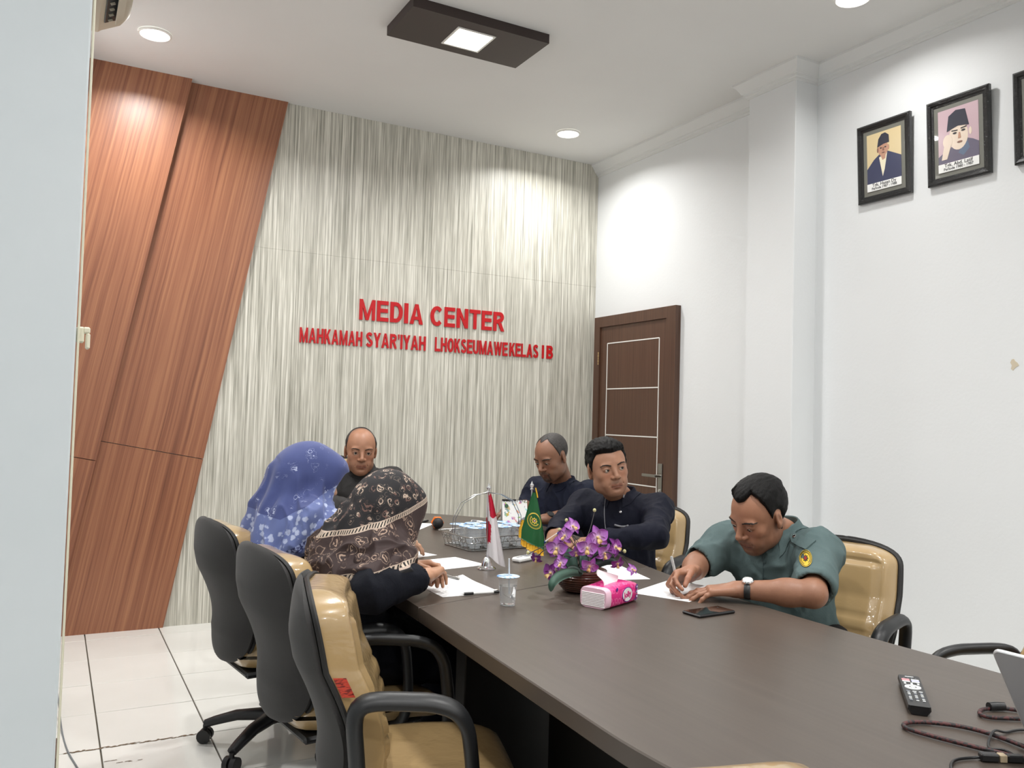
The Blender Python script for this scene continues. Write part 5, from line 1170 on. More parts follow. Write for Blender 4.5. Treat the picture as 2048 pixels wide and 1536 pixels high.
# microphone
m_orange = mat('orange_rubber', (226, 112, 28), 0.5); m_mesh = mat('black_microphone_mesh', (22, 22, 23), 0.6); n = N(m_mesh); n.bump(n.noise(n.coord('Object'), 500, 1), 0.6, 0.001)
mc = empty('microphone', (1.735, 3.935, TZ+0.0045), math.atan2(0.32, 0.10), 'black wireless microphone with an orange ring lying at the far end', 'microphone')
MB().sphere((0, 0, 0.029), 0.0275, 20, 14).build('grille_head', m_mesh, mc)
hx = MB()
hx.rings([[(x, r*math.cos(a)*1.0, 0.029+r*math.sin(a)) for a in np.linspace(0, 2*math.pi, 7)[:-1]] for x, r in ((0.018, 0.030), (0.024, 0.033), (0.040, 0.033), (0.046, 0.029))]); hx.build('anti_roll_ring', m_orange, mc, 20)
MB().rings([[(x, r*math.cos(a), 0.0275-0.02*(x/0.2)+r*math.sin(a)*1.0) for a in np.linspace(0, 2*math.pi, 19)[:-1]] for x, r in ((0.03, 0.022), (0.06, 0.018), (0.15, 0.0150), (0.185, 0.0135), (0.19, 0.011))]).build('handle', m_darkpl, mc)
# water cups
m_clear = mat('clear_cup_plastic', (236, 242, 246), 0.12, Alpha=0.20); m_water = mat('clear_water', (222, 232, 238), 0.05, Alpha=0.12)
m_water2 = mat('water_in_glass', (252, 253, 254), 0.0, Transmission_Weight=1.0, IOR=1.333)
m_lid = mat('blue_printed_cup_lid', (150, 190, 225), 0.3); n = N(m_lid); x, y, z = n.sep(n.coord('Object'))
n.base(n.mix(n.ramp(n.noise(n.coord('Object', (60, 60, 60)), 1.0, 2), [(0.46, (0, 0, 0)), (0.5, (255, 255, 255))]), (86, 148, 205), (208, 226, 240)))
m_straw = mat('translucent_straw', (225, 230, 236), 0.3, Alpha=0.85)
def cup(full=True):
    e = empty('water_cup'); h = 0.088
    prof = [(0.0005, 0.001), (0.0225, 0.001), (0.0232, 0.003), (0.0300, h-0.004), (0.0345, h-0.002), (0.0345, h)]
    inn = [(0.0338, h), (0.0293, h-0.004), (0.0226, 0.004), (0.0005, 0.002)]
    MB().lathe(prof, 28, cap=False).lathe([(0.0225, 0.001), (0.0005, 0.0012)], 28, cap=False).build('cup_wall', m_clear, e, 50)
    MB().lathe([(0.0005, 0.0032), (0.0222, 0.0045), (0.0276, 0.060), (0.0005, 0.0602)], 28).build('water_fill', m_water, e, 50)
    MB().lathe([(0.0352, h-0.0005), (0.0355, h+0.0006), (0.034, h+0.0014), (0.0005, h+0.0012)], 28).build('lid_film', m_lid, e, 50)
    return e
c1 = cup(); [ch.data.materials.__setitem__(0, m_water2) for ch in c1.children if ch.name.startswith('water_fill')]; c1.location = (1.25, 2.29, TZ); tag(c1, 'clear plastic water cup with blue lid and straw in the middle of the table', 'cup')
MB().tube([(0.006, 0.004, 0.035), (0.004, 0.002, 0.09), (0.000, -0.002, 0.142)], 0.0026, 8).build('straw', m_straw, c1)
ROWS = ['near row', 'middle row', 'far row']
spots = [(-0.115, -0.082), (-0.04, -0.084), (0.035, -0.084), (0.11, -0.082), (-0.115, -0.008), (-0.04, -0.008), (0.035, -0.008), (0.11, -0.008), (-0.115, 0.068), (-0.04, 0.068), (0.035, 0.068), (0.11, 0.068)]
BX, BY, BA = 1.735, 3.385, math.radians(5)
base_cup = None
nth = ['leftmost', 'second', 'third', 'rightmost']
for i, (a, b) in enumerate(spots):
    if base_cup is None: base_cup = cup(); o = base_cup
    else: o = copy_tree(base_cup)
    o.location = (BX+a*math.cos(BA)-b*math.sin(BA), BY+a*math.sin(BA)+b*math.cos(BA), TZ+0.0065); o.rotation_euler = (random.uniform(-.03, .03), random.uniform(-.03, .03), random.uniform(0, 6))
    tag(o, f'blue-lidded water cup in the wire basket, {nth[i % 4]} cup of the {ROWS[i // 4]}', 'cup', 'water cups in the wire basket')
# wire basket
m_wire = mat('chromed_wire', (178, 178, 176), 0.25, 1.0)
bk = empty('wire_basket', (BX, BY, TZ), BA, 'chromed wire basket with a tall hoop handle holding water cups', 'basket')
def rrect(a, b, r, z, k=5):
    out = []
    for cx, cy, a0 in ((a-r, b-r, 0), (-a+r, b-r, 90), (-a+r, -b+r, 180), (a-r, -b+r, 270)):
        out += [(cx+r*math.cos(math.radians(a0+90*i/k)), cy+r*math.sin(math.radians(a0+90*i/k)), z) for i in range(k+1)]
    return out
for a, b, z, r in ((0.158, 0.122, 0.0032, 0.003), (0.166, 0.130, 0.035, 0.0015), (0.180, 0.144, 0.062, 0.0026)): MB().tube(rrect(a, b, 0.025, z), r, 6, closed=True).build('rim_wire', m_wire, bk)
fl_ = MB()
for k in range(9): fl_.tube([(-0.158, -0.105+k*0.026, 0.0028), (0.158, -0.105+k*0.026, 0.0028)], 0.0013, 5)
for k in range(7): fl_.tube([(-0.14+k*0.0467, -0.122, 0.0045), (-0.14+k*0.0467, 0.122, 0.0045)], 0.0013, 5)
fl_.build('floor_wire', m_wire, bk)['kind'] = 'stuff'
up_w = MB()
for s in (-1, 1):
    for k in range(9):
        x = -0.14+0.035*k; up_w.tube([(x, s*0.122, 0.003), (x*1.02, s*0.131, 0.035), (x*1.06, s*0.144, 0.062)], 0.0013, 5)
    for k in range(7):
        y = -0.1+0.0333*k; up_w.tube([(s*0.158, y, 0.003), (s*0.167, y*1.02, 0.035), (s*0.180, y*1.06, 0.062)], 0.0013, 5)
up_w.build('upright_wire', m_wire, bk)['kind'] = 'stuff'
for cx, cy, ax in [(q, -0.1365, 'x') for q in (-0.13, -0.045, 0.045, 0.13)]+[(q, 0.1365, 'x') for q in (-0.09, 0.09)]+[(-0.172, q, 'y') for q in (-0.07, 0.07)]+[(0.172, q, 'y') for q in (-0.07, 0.07)]:
    for sg in (-1, 1):
        pts = []
        for t in np.linspace(0, 1, 16):
            a = sg*t*2*math.pi*1.25; rr = 0.017*(1-0.72*t); u = sg*0.0172-sg*rr*math.cos(a*1.0); w = 0.046+rr*math.sin(a*sg)*1.0; pts.append((cx+u, cy, w) if ax == 'x' else (cx, cy+u, w))
        MB().tube(pts, 0.0016, 5).build('scroll_wire', m_wire, bk)
for q in (-0.010, 0.010): MB().tube([(-0.176, q, 0.06), (-0.172, q*1.0, 0.13), (-0.135, q*1.3, 0.195), (-0.07, q*0.8, 0.228), (0, -q*0.8, 0.238), (0.07, q*0.8, 0.228), (0.135, q*1.3, 0.195), (0.172, q, 0.13), (0.176, q, 0.06)], 0.0022, 6).build('hoop_handle', m_wire, bk)
# flags
m_flagr = mat('red_flag_cloth', (196, 28, 58), 0.7); m_flagw = mat('white_flag_cloth', (236, 232, 234), 0.7); m_green = mat('green_satin', (20, 88, 44), 0.42); m_gold = mat('gold_fringe', (232, 178, 44), 0.6); m_yel = mat('yellow_embroidery', (232, 206, 84), 0.55)
n = N(m_gold); n.bump(n.noise(n.coord('Object', (400, 400, 20)), 1.0, 1), 0.6, 0.002)
def stand(e, h):
    MB().lathe([(0.036, 0.0), (0.036, 0.003), (0.030, 0.008), (0.021, 0.012), (0.017, 0.026), (0.012, 0.040), (0.0075, 0.044), (0.006, 0.052)], 28).build('weighted_base', m_chrome, e, 35)
    MB().tube([(0, 0, 0.05), (0, 0, h-0.03)], 0.0026, 10).build('pole', m_chrome, e)
    MB().lathe([(0.003, h-0.032), (0.007, h-0.028), (0.004, h-0.022), (0.0075, h-0.016), (0.0085, h-0.010), (0.004, h-0.004), (0.0005, h+0.006)], 14).build('finial', m_chrome, e, 50)
# image-right direction over the table, so the cloth hangs along it
fx_, fy_ = 0.88, -0.476
f1 = empty('table_flag', (1.469, 2.866, TZ+0.0008), 0, 'red and white table flag on a chrome stand beside the wire basket', 'flag', 'table flags on chrome stands')
stand(f1, 0.318)
def flag1(s, t):
    w = 0.010+0.052*t**0.8; x = -0.006-0.010*t+w*s*1.12+0.016*t*t; dep = 0.012*math.sin(s*9.0+1.5*t)*(0.35+t); z = 0.282-0.235*t-0.040*s*t*t+0.006*math.sin(7*s)
    return (x*fx_-dep*fy_*0.8, x*fy_+dep*fx_*0.8-0.004, z)
def split_grid(f, nu, nv, sel, name, mats, par, thick=0.0012):
    for key, m in mats.items():
        mb = MB()
        for i in range(nu):
            for j in range(nv):
                if sel((i+0.5)/nu, (j+0.5)/nv) == key:
                    q = [Vector(f(a/nu, b/nv)) for a, b in ((i, j), (i+1, j), (i+1, j+1), (i, j+1))]; nn = (q[2]-q[0]).cross(q[3]-q[1]).normalized()*thick
                    mb.add([p+nn for p in q]+[p-nn for p in q], [(0, 1, 2, 3), (7, 6, 5, 4)])
        if mb.f: mb.build(name, m, par, 180)
split_grid(flag1, 28, 40, lambda s, t: 'r' if (t < 0.34 and s > 0.30+0.9*t*0.3) or (0.38+s*0.25 < t < 0.80-0.1*s and s < 0.46-0.5*(t-0.42)) else 'w', 'flag_cloth', {'r': m_flagr, 'w': m_flagw}, f1)
f2_ = empty('table_flag', (1.742, 3.010, TZ+0.0008), 0, 'green table flag with a yellow round emblem and gold fringe', 'flag', 'table flags on chrome stands')
stand(f2_, 0.312)
def flag2(s, t):
    w = 0.012+0.082*min(1, t*1.25)**0.9; x = 0.006-w*(0.46)+w*s-0.004*t; dep = 0.010*math.sin(s*7.0+0.6+1.2*t)*(0.3+t); z = 0.272-0.206*t-0.024*t*t*(s-0.2)*1.0+0.02*t*(0.5-s)
    return (x*fx_-dep*fy_*0.9, x*fy_+dep*fx_*0.9-0.006, z)
gf = MB().grid(flag2, 24, 36, 0.0015).build('flag_cloth', m_green, f2_, 180)
def fringe_(s, t): p = flag2(s, 1.0); q = Vector(p); return (q.x+0.003*math.sin(s*60), q.y+0.002*math.cos(s*50), q.z-0.026*t+0.002*math.sin(s*40))
MB().grid(fringe_, 40, 3, 0.0015).build('fringe', m_gold, f2_, 180)
MB().grid(lambda a, b: tuple(Vector(flag2(-0.0-0.12*a-0.02*math.sin(b*50), 0.60+0.4*b))+Vector((0, -0.001, 0))), 3, 24, 0.0012).build('fringe', m_gold, f2_, 180)
MB().tube([Vector(flag2(0.85, 0.0))+Vector((0.0, -0.003, 0.018)), Vector(flag2(0.9, 0.02))+Vector((0.004, -0.004, 0)), Vector(flag2(0.95, 0.10))+Vector((0.002, -0.004, 0))], 0.003, 6).build('gold_cord', m_gold, f2_)
def on_flag(f, s, t, lift):
    e = 1e-3; p = Vector(f(s, t)); nn = (Vector(f(s+e, t))-p).cross(Vector(f(s, t+e))-p).normalized()
    if nn.dot(Vector((-0.5, -0.86, 0))) < 0: nn = -nn
    return p+nn*lift
ES, ET, WS_, HT = 0.55, 0.545, 0.094, 0.245
def flag_ring(r0, r1, a0, a1, m, lift, name='emblem', n_=40):
    mb = MB(); ring = []
    for i in range(n_+1):
        a = math.radians(a0+(a1-a0)*i/n_); ring.append([on_flag(flag2, ES+r*math.cos(a)/WS_*1.0, ET-r*math.sin(a)/HT, lift) for r in (r0(a) if callable(r0) else r0, r1(a) if callable(r1) else r1)])
    for i in range(n_): mb.add([ring[i][0], ring[i][1], ring[i+1][1], ring[i+1][0]], [(0, 1, 2, 3)])
    return mb.build(name, m, gf, 180)
for args in ((0.0355, 0.0375, 0, 360, m_yel, 0.0022), (0.0318, 0.0328, 0, 360, m_yel, 0.0022), (0.0325, 0.0350, 40, 140, m_yel, 0.0024), (0.019, 0.0245, 130, 330, m_yel, 0.0022), (0.0215, 0.0230, 140, 320, m_green, 0.0028)): flag_ring(*args)
flag_ring(0.0, lambda a: 0.0165-0.0055*abs(math.sin(a*4)), 0, 360, m_yel, 0.0024, n_=64); flag_ring(0.0, 0.0072, 0, 360, mat('dark_red_embroidery', (110, 36, 30), 0.6), 0.0030); flag_ring(0.0, 0.0032, 0, 360, m_flagw, 0.0034)
# desk calendar with grey card in front
m_print = mat('calendar_print', (240, 240, 238), 0.4); n = N(m_print); x, y, z = n.sep(n.coord('Object'))
sp = n.ramp(n.noise(n.coord('Object', (40, 40, 40)), 1.0, 2), [(0.57, (0, 0, 0)), (0.60, (255, 255, 255))]); hue = n.n('ShaderNodeTexVoronoi', i_Vector=n.coord('Object')); hue.inputs['Scale'].default_value = 40
n.base(n.mix(sp, (240, 240, 238), n.mix(0.35, hue.outputs['Color'], (206, 60, 84))))
ang = math.atan2(-0.30, 0.95)
dc = empty('desk_calendar', (2.170, 3.930, TZ), ang, 'white printed desk calendar with a dark top binding at the far right of the table', 'calendar')
MB().grid(lambda a, b: ((a-0.5)*0.135, 0.045*(b-1)*1.0+0.0, 0.001+0.138*b), 2, 2, 0.002).build('front_card', m_print, dc)
MB().grid(lambda a, b: ((a-0.5)*0.135, 0.045*(1-b), 0.001+0.138*b), 2, 2, 0.002).build('back_card', m_whitepl, dc)
for k in range(9): MB().tube([(-0.056+k*0.014+0.004*0, 0.006*math.cos(a), 0.139+0.006*math.sin(a)) for a in np.linspace(0, 2*math.pi, 9)], 0.0014, 5).build('binding_ring', m_black, dc)
MB().box((-0.03, -0.003, 0.142), (0.075, 0.007, 0.009), 0.002).build('binding_clip', m_black, dc)
disc = MB().lathe([(0.0105, 0), (0.0105, 0.0006)], 20); dd = disc.build('printed_emblem', mat('dark_green_print', (40, 82, 50), 0.5), dc); dd.rotation_euler = (math.radians(72), 0, 0); dd.location = (-0.045, -0.0125, 0.112)
m_greycard = mat('grey_card', (134, 138, 146), 0.5)
gc = empty('grey_folder', (2.135, 3.815, TZ), ang+0.2, 'grey folded card leaning in front of the desk calendar', 'folder')
MB().add([(-0.062, 0, 0.001), (0.065, -0.01, 0.001), (0.068, 0.02, 0.072), (0.03, 0.016, 0.060)], [(0, 1, 2, 3)]).add([(-0.062, 0.002, 0.001), (0.065, -0.008, 0.001), (0.068, 0.022, 0.072), (0.03, 0.018, 0.060)], [(3, 2, 1, 0)]).build('card_face', m_greycard, gc)
MB().add([(-0.062, 0.002, 0.001), (0.068, 0.022, 0.072), (0.07, 0.05, 0.001)], [(0, 1, 2)]).add([(-0.062, 0.004, 0.001), (0.068, 0.024, 0.072), (0.07, 0.052, 0.001)], [(2, 1, 0)]).build('card_back', m_greycard, gc)
ws = empty('eraser', (2.045, 4.12, TZ), math.atan2(-0.055, 0.039), 'small white block lying at the far end near the hoop of the basket', 'eraser'); MB().box((0, 0, 0.008), (0.066, 0.022, 0.016), 0.003).build('block', m_whitepl, ws); MB().box((-0.01, 0, 0.0085), (0.03, 0.0228, 0.0168), 0.002).build('sleeve', m_greycard, ws)
wr_ = empty('white_remote', (1.690, 2.975, TZ), math.atan2(0.044, 0.092), 'small white remote control lying at the foot of the green flag', 'remote control')
MB().box((0, 0, 0.010), (0.105, 0.045, 0.019), 0.006).build('case', m_whitepl, wr_); MB().box((0.02, 0, 0.0198), (0.035, 0.032, 0.001), 0.0004).build('display', m_greycard, wr_)
for k in range(3): MB().lathe([(0.005, 0), (0.0048, 0.0015)], 12, (-0.04+k*0.013, 0, 0.0192)).build('button', m_greycard, wr_)
# pens
def pen(a, b, label, body, tip, cap=None, r=0.0044, name='pen'):
    A, B = Vector(a), Vector(b); d = (B-A).normalized(); L = (B-A).length; e = empty(name, tuple(A), 0, label, 'pen', 'pens')
    P = lambda t: tuple(d*t)
    MB().tube([P(0), P(0.006), P(0.014)], [0.0008, 0.0012, r*0.8], 8).build('tip', tip, e); MB().tube([P(0.013), P(0.045)], r*1.05, 10).build('grip', cap or body, e); MB().tube([P(0.044), P(L-0.02)], r, 10).build('barrel', body, e)
    MB().tube([P(L-0.021), P(L-0.002), P(L)], [r*1.08, r*1.08, r*0.6], 10).build('cap_end', cap or body, e)
    s = d.orthogonal().normalized(); s = Vector((0, 0, 1)) if abs(d.z) < 0.3 else s; MB().tube([Vector(P(L-0.006))+s*r, Vector(P(L-0.006))+s*(r+0.003), Vector(P(L-0.045))+s*(r+0.002)], 0.0011, 5).build('clip', tip, e)
    return e
m_clearpen = mat('clear_pen_plastic', (214, 214, 212), 0.15, Transmission_Weight=0.45)
pen((1.170, 2.462, TZ+0.0063), (1.306, 2.450, TZ+0.0063), 'white pen with dark ends lying at the edge of the printed sheet', m_whitepl, m_steel, m_darkpl)
pen((1.250, 2.800, TZ+0.006), (1.278, 2.700, TZ+0.006), 'silver pen lying just beyond the clasped hands', m_steel, m_steel, m_steel, 0.004)
pen((1.300, 3.300, TZ+0.0062), (1.205, 3.215, TZ+0.0062), 'black pen on the sheet beside the blue scarf', m_darkpl, m_steel, m_darkpl)
pen((1.8565, 2.205, TZ+0.002), (1.846, 2.243, TZ+0.125), 'clear pen held upright by the man in grey-green', m_clearpen, m_steel, m_clearpen, 0.0047)
pen((1.855, 3.135, TZ+0.028), (1.902, 3.030, TZ+0.105), 'blue-capped pen held by the man in the dark navy jacket', m_whitepl, m_steel, mat('blue_pen_cap', (40, 60, 150), 0.35))
# orchid bowl
def petal_mat(name, edge, mid):
    m = mat(name, edge, 0.55, Subsurface_Weight=0.05, Subsurface_Radius=(0.004, 0.002, 0.004)); n = N(m); x, y, z = n.sep(n.coord('Object')); rr = n.math('SQRT', n.math('ADD', n.math('MULTIPLY', x, x), n.math('MULTIPLY', y, y)))
    vein = n.noise(n.coord('Object', (180, 180, 180)), 1.0, 3); t = n.math('ADD', n.math('MULTIPLY', rr, 30.0), n.math('MULTIPLY', n.math('SUBTRACT', vein, 0.5), 0.5)); n.base(n.ramp(t, [(0.10, (232, 210, 214)), (0.40, mid), (0.85, edge)])); return m
m_pet, m_pet2 = petal_mat('lilac_petal', (160, 88, 176), (190, 136, 200)), petal_mat('violet_petal', (112, 34, 120), (142, 60, 150))
m_lip = mat('flower_lip', (214, 180, 120), 0.5); m_stem = mat('dark_stem', (62, 58, 56), 0.6); m_bud = mat('pale_green_bud', (196, 192, 140), 0.5)
m_leaf = mat('grey_green_leaf', (48, 86, 70), 0.45); n = N(m_leaf); n.base(n.mix(n.noise(n.coord('Object'), 30, 3), (82, 116, 100), (52, 84, 72)))
m_leaf2 = mat('dark_green_leaf', (30, 50, 42), 0.5)
def petal(ang, L, Wd, tilt, m, par):
    def f(a, b):
        w = Wd*math.sin(math.pi*min(1, 0.10+0.90*a)**0.8)**0.75 if a < 0.995 else Wd*0.05
        y = 0.004+L*a; x = (b-0.5)*w; z = 0.004+math.tan(tilt)*y*0.6+0.006*(2*abs(b-0.5))**2*math.sin(a*3.1)-0.010*a*a
        c, s = math.cos(ang), math.sin(ang); return (x*c-y*s, x*s+y*c, z)
    return MB().grid(f, 7, 6, 0.0007).build('petal', m, par, 180)
def make_flower(m, k=1.0):
    fl0 = MB().sphere((0, 0, 0.006), 0.0045, 10, 8, (1, 1, 1.4)).build('flower', m_lip, None, 180)
    for ang_, L, w, t in ((math.radians(78), 0.034, 0.040, 0.25), (math.radians(-78), 0.034, 0.040, 0.25), (0.0, 0.036, 0.026, 0.15), (math.radians(142), 0.034, 0.024, 0.12), (math.radians(-142), 0.034, 0.024, 0.12)): petal(ang_, L*k, w*k, t, m, fl0)
    def lip(a, b): y = -0.003-0.016*a; w = 0.016*math.sin(0.5+2.2*a); return ((b-0.5)*w, y, 0.010+0.010*math.sin(a*2.6)+0.006*abs(b-0.5))
    MB().grid(lip, 5, 4, 0.0008).build('lip', m_lip, fl0, 180); return fl0
ob = empty('orchid_bowl', (1.580, 2.385, TZ+0.0008), 0, 'purple artificial orchids in a dark brown woven bowl behind the tissue pack', 'flower arrangement')
m_bowl = mat('dark_brown_lacquer_bowl', (66, 36, 26), 0.25); n = N(m_bowl); xx, yy, zz = n.sep(n.coord('Object'))
n.base(n.mix(n.noise(n.coord('Object', (8, 8, 60)), 1.0, 3), (88, 50, 34), (44, 24, 18)))
bp = [(0.046, 0.0), (0.056, 0.004)]
for k in range(9): z0 = 0.006+k*0.0075; r0 = 0.058+0.030*math.sin(min(1.0, (k+0.6)/8.0)*math.pi*0.62); bp += [(r0-0.0012, z0), (r0+0.0006, z0+0.0018), (r0+0.0006, z0+0.0055), (r0-0.0012, z0+0.0073)]
bp += [(0.078, 0.076), (0.074, 0.074), (0.07, 0.066), (0.0005, 0.064)]
MB().lathe(bp, 40).build('bowl', m_bowl, ob, 35)
ms = MB(); rs = random.Random(5)
for k in range(26):
    a, r = rs.uniform(0, 6.28), rs.uniform(0, 0.062); ms.sphere((r*math.cos(a), r*math.sin(a), 0.066), 0.012, 6, 4, (1, 1, 0.6))
ms.build('moss', m_leaf2, ob)['kind'] = 'stuff'
def rel(P): return Vector((P[0]-1.580, P[1]-2.385, P[2]-TZ))
def at(px, py, d): return Vector((0, 0, CAM_H))+(_f+_r*((px-1024)/F_PX)+_u*((768-py)/F_PX))*d
FA, FB = make_flower(m_pet), make_flower(m_pet2)
FL = [(1195, 1075, 2.79, 0, 1.06, (0.1, 0.05)), (1114, 1097, 2.78, 0, 1.02, (-0.3, -0.05)), (1174, 1096, 2.74, 0, 0.98, (0.05, -0.1)), (1144, 1054, 2.86, 0, 0.86, (0.7, 0.6)), (1131, 1072, 2.84, 0, 0.85, (-0.9, 0.2)), (1208, 1106, 2.80, 0, 0.9, (0.5, -0.3)),
      (1229, 1095, 2.82, 1, 0.92, (0.9, 0.3)), (1179, 1131, 2.72, 0, 0.85, (0.0, -0.5)), (1151, 1104, 2.76, 0, 0.62, (0.2, -0.6)), (1122, 1127, 2.73, 0, 0.72, (-0.6, 0.3)), (1104, 1146, 2.75, 1, 1.0, (-1.1, 0.0)), (1073, 1116, 2.84, 1, 0.62, (-0.7, -0.7)), (1234, 1126, 2.78, 1, 0.72, (0.5, -0.8)), (1263, 1140, 2.84, 0, 0.6, (0.8, 0.8))]
stems_from = [Vector((0.012*math.cos(k), 0.012*math.sin(k), 0.066)) for k in range(7)]
usedA = usedB = False
for i, (px, py, d, kind, sc_, tl) in enumerate(FL):
    p = rel(at(px, py, d)); src = FB if kind else FA
    if (kind and not usedB) or (not kind and not usedA): o = src; usedA |= not kind; usedB |= bool(kind)
    else: o = copy_tree(src)
    o.parent = ob; o.location = p; z = (-_f+_r*tl[0]+_u*tl[1]).normalized(); y = (_u-z*_u.dot(z)).normalized(); x = y.cross(z); rt = Matrix(((x.x, y.x, z.x), (x.y, y.y, z.y), (x.z, y.z, z.z))); q = Matrix.Rotation(rs.uniform(-0.5, 0.5), 3, 'Z'); o.rotation_euler = (rt @ q).to_euler(); o.scale = (sc_,)*3
    b = p-z*0.004; a = stems_from[i % 7]; mid = (a+b)/2+Vector((b.x*0.25, b.y*0.25, 0.05)); MB().tube(catmull([tuple(a), tuple((a*2+mid)/3+Vector((0, 0, 0.03))), tuple(mid), tuple(b)], 4), 0.0016, 6).build('stem', m_stem, ob)
for px, py, d in ((1189, 1021, 2.9), (1133, 1041, 2.88), (1119, 1060, 2.86), (1249, 1103, 2.84), (1056, 1106, 2.86)):
    p = rel(at(px, py, d)); MB().sphere(p, 0.0058, 10, 8, (1, 1, 1.15)).build('bud', m_bud, ob, 180); a = Vector((p.x*0.35, p.y*0.35, 0.17 if py < 1080 else 0.14)); mid = (a+p)/2+Vector((0, 0, -0.012 if py < 1050 else 0.014)); MB().tube(catmull([(0, 0, 0.066), tuple(a*0.6+Vector((0, 0, 0.05))), tuple(a), tuple(mid), tuple(p-Vector((0, 0, 0.005)))], 4), 0.0014, 6).build('stem', m_stem, ob)
def leaf(P, w, m):
    C = [Vector(c) for c in catmull(P, 4)]; nn = len(C)-1
    def f(a, b):
        i = min(int(a*nn), nn-1); t = a*nn-i; c = C[i].lerp(C[i+1], t); d = (C[min(i+1, nn)]-C[max(i-1, 0)]); s = d.cross(_f).normalized(); hw = w*math.sin(math.pi*(0.08+0.90*a))**0.7
        return tuple(c+s*(b-0.5)*2*hw+_f*(abs(b-0.5)*0.012))
    return MB().grid(f, 16, 6, 0.001).build('leaf', m, ob, 180)
lp = lambda *q: [tuple(rel(at(*k))) for k in q]
leaf(lp((1165, 1150, 2.74), (1145, 1146, 2.70), (1120, 1153, 2.67), (1105, 1168, 2.65), (1102, 1184, 2.655)), 0.017, m_leaf)
leaf(lp((1150, 1140, 2.80), (1142, 1122, 2.80), (1136, 1098, 2.81)), 0.020, m_leaf)
leaf(lp((1165, 1140, 2.80), (1168, 1120, 2.80), (1164, 1102, 2.81)), 0.014, m_leaf)
leaf(lp((1180, 1145, 2.80), (1200, 1128, 2.80), (1224, 1122, 2.81), (1236, 1132, 2.80)), 0.014, m_leaf2)
leaf(lp((1150, 1145, 2.84), (1130, 1128, 2.84), (1128, 1112, 2.84)), 0.013, m_leaf2)
leaf(lp((1178, 1145, 2.84), (1192, 1122, 2.84), (1196, 1104, 2.84)), 0.015, m_leaf2)
leaf(lp((1165, 1148, 2.72), (1148, 1138, 2.72), (1134, 1140, 2.71)), 0.011, m_leaf2)
# tissue pack
m_pink = mat('pink_printed_film', (226, 40, 130), 0.25, Coat_Weight=0.5); n = N(m_pink); vv = n.n('ShaderNodeTexVoronoi', i_Vector=n.coord('Object')); vv.inputs['Scale'].default_value = 52
n.base(n.mix(n.ramp(vv.outputs['Distance'], [(0.25, (0, 0, 0)), (0.30, (255, 255, 255)), (0.42, (255, 255, 255)), (0.47, (0, 0, 0))]), (222, 34, 128), (238, 92, 160))); n.bump(n.noise(n.coord('Object'), 40, 3), 0.35, 0.004)
m_tissue = mat('white_tissue', (240, 234, 236), 0.8); m_pinktis = mat('pale_pink_film', (238, 196, 214), 0.35, Coat_Weight=0.6); m_violet = mat('violet_print', (92, 36, 140), 0.35)
ux, uy = 0.923, 0.384; tp = empty('tissue_pack', (1.5+0.0965*ux-0.05*uy*1.0-0.008, 2.129+0.0965*uy+0.05*ux-0.02, TZ), math.atan2(uy, ux), 'pink tissue pack with a white label, one tissue pulled out, by the orchid bowl', 'tissue pack')
hl, hw_, hh = 0.0965, 0.05, 0.064
sec = []
for k in range(20):
    a = 2*math.pi*k/20; cx, cz = math.cos(a), math.sin(a); q = 4.5; sec.append((math.copysign(abs(cx)**(2/q), cx)*hw_, hh/2+math.copysign(abs(cz)**(2/q), cz)*hh/2))
def ringat(x, k, lift=0.0): return [(x, y*k, 0.0015+(z-0.001)*(0.985+lift) if z > hh*0.5 else max(0.0008, z)) for y, z in sec]
MB().rings([ringat(-0.070, 1.0), ringat(-0.03, 1.0, 0.03), ringat(0.02, 1.0, 0.10), ringat(0.06, 0.99, 0.06), ringat(0.088, 0.96, -0.02), ringat(0.0965, 0.88, -0.1)]).build('film_wrap', m_pink, tp, 60)
MB().rings([ringat(-0.0705, 1.0), ringat(-0.090, 0.985), ringat(-0.0955, 0.95, -0.03)]).build('end_film', m_pinktis, tp, 60)
pl = MB()
for k in range(9): pl.box((-0.0965, 0, 0.008+k*0.0048), (0.0025, 0.084-0.001*(k % 3), 0.0040), 0.001)
pl.build('tissue_stack', m_tissue, tp)['kind'] = 'stuff'
MB().grid(lambda a, b: ((a-0.5)*0.085*(0.6+0.5*b)-0.03+0.01*b+0.01*math.sin(b*4), -0.012+0.020*math.sin(a*4.2)*b+0.012*b, 0.060+0.050*b-0.018*abs(a-0.35)*2*b), 14, 10, 0.0008).build('pulled_tissue', m_tissue, tp, 180)
def side_disc(cx, cz, rx, rz, y, m, name, par, n_=28): return MB().rings([[(cx+rx*q*math.cos(2*math.pi*k/n_), y-h, cz+rz*q*math.sin(2*math.pi*k/n_)) for k in range(n_)][::-1] for q, h in ((1, 0), (0.98, 0.0006), (0.02, 0.0006))]).build(name, m, par, 40)
side_disc(0.022, 0.033, 0.030, 0.023, -hw_-0.0002, m_violet, 'label_border', tp); lb = side_disc(0.022, 0.033, 0.0275, 0.0205, -hw_-0.0009, m_whitepl, 'label_panel', tp)
text_mesh('Jolly', 'label_lettering', mat('magenta_print', (206, 24, 120), 0.4), lb, frame_m((0.022, -hw_-0.0018, 0.026), (1, 0, 0.10), (0.15, 0, 1)), 0.024, 0.0003, 0.0008)
for cx, cz, r in ((0.078, 0.050, 0.008), (0.078, 0.035, 0.006), (0.078, 0.020, 0.006), (0.070, 0.012, 0.004), (-0.040, 0.056, 0.006)): side_disc(cx, cz, r*0.9, r, -hw_-0.0004, m_violet, 'printed_patch', tp, 14)
for cx, cz in ((0.078, 0.050), (0.078, 0.035), (0.078, 0.020)): side_disc(cx, cz, 0.0028, 0.0034, -hw_-0.0012, m_whitepl, 'printed_mark', tp, 8)
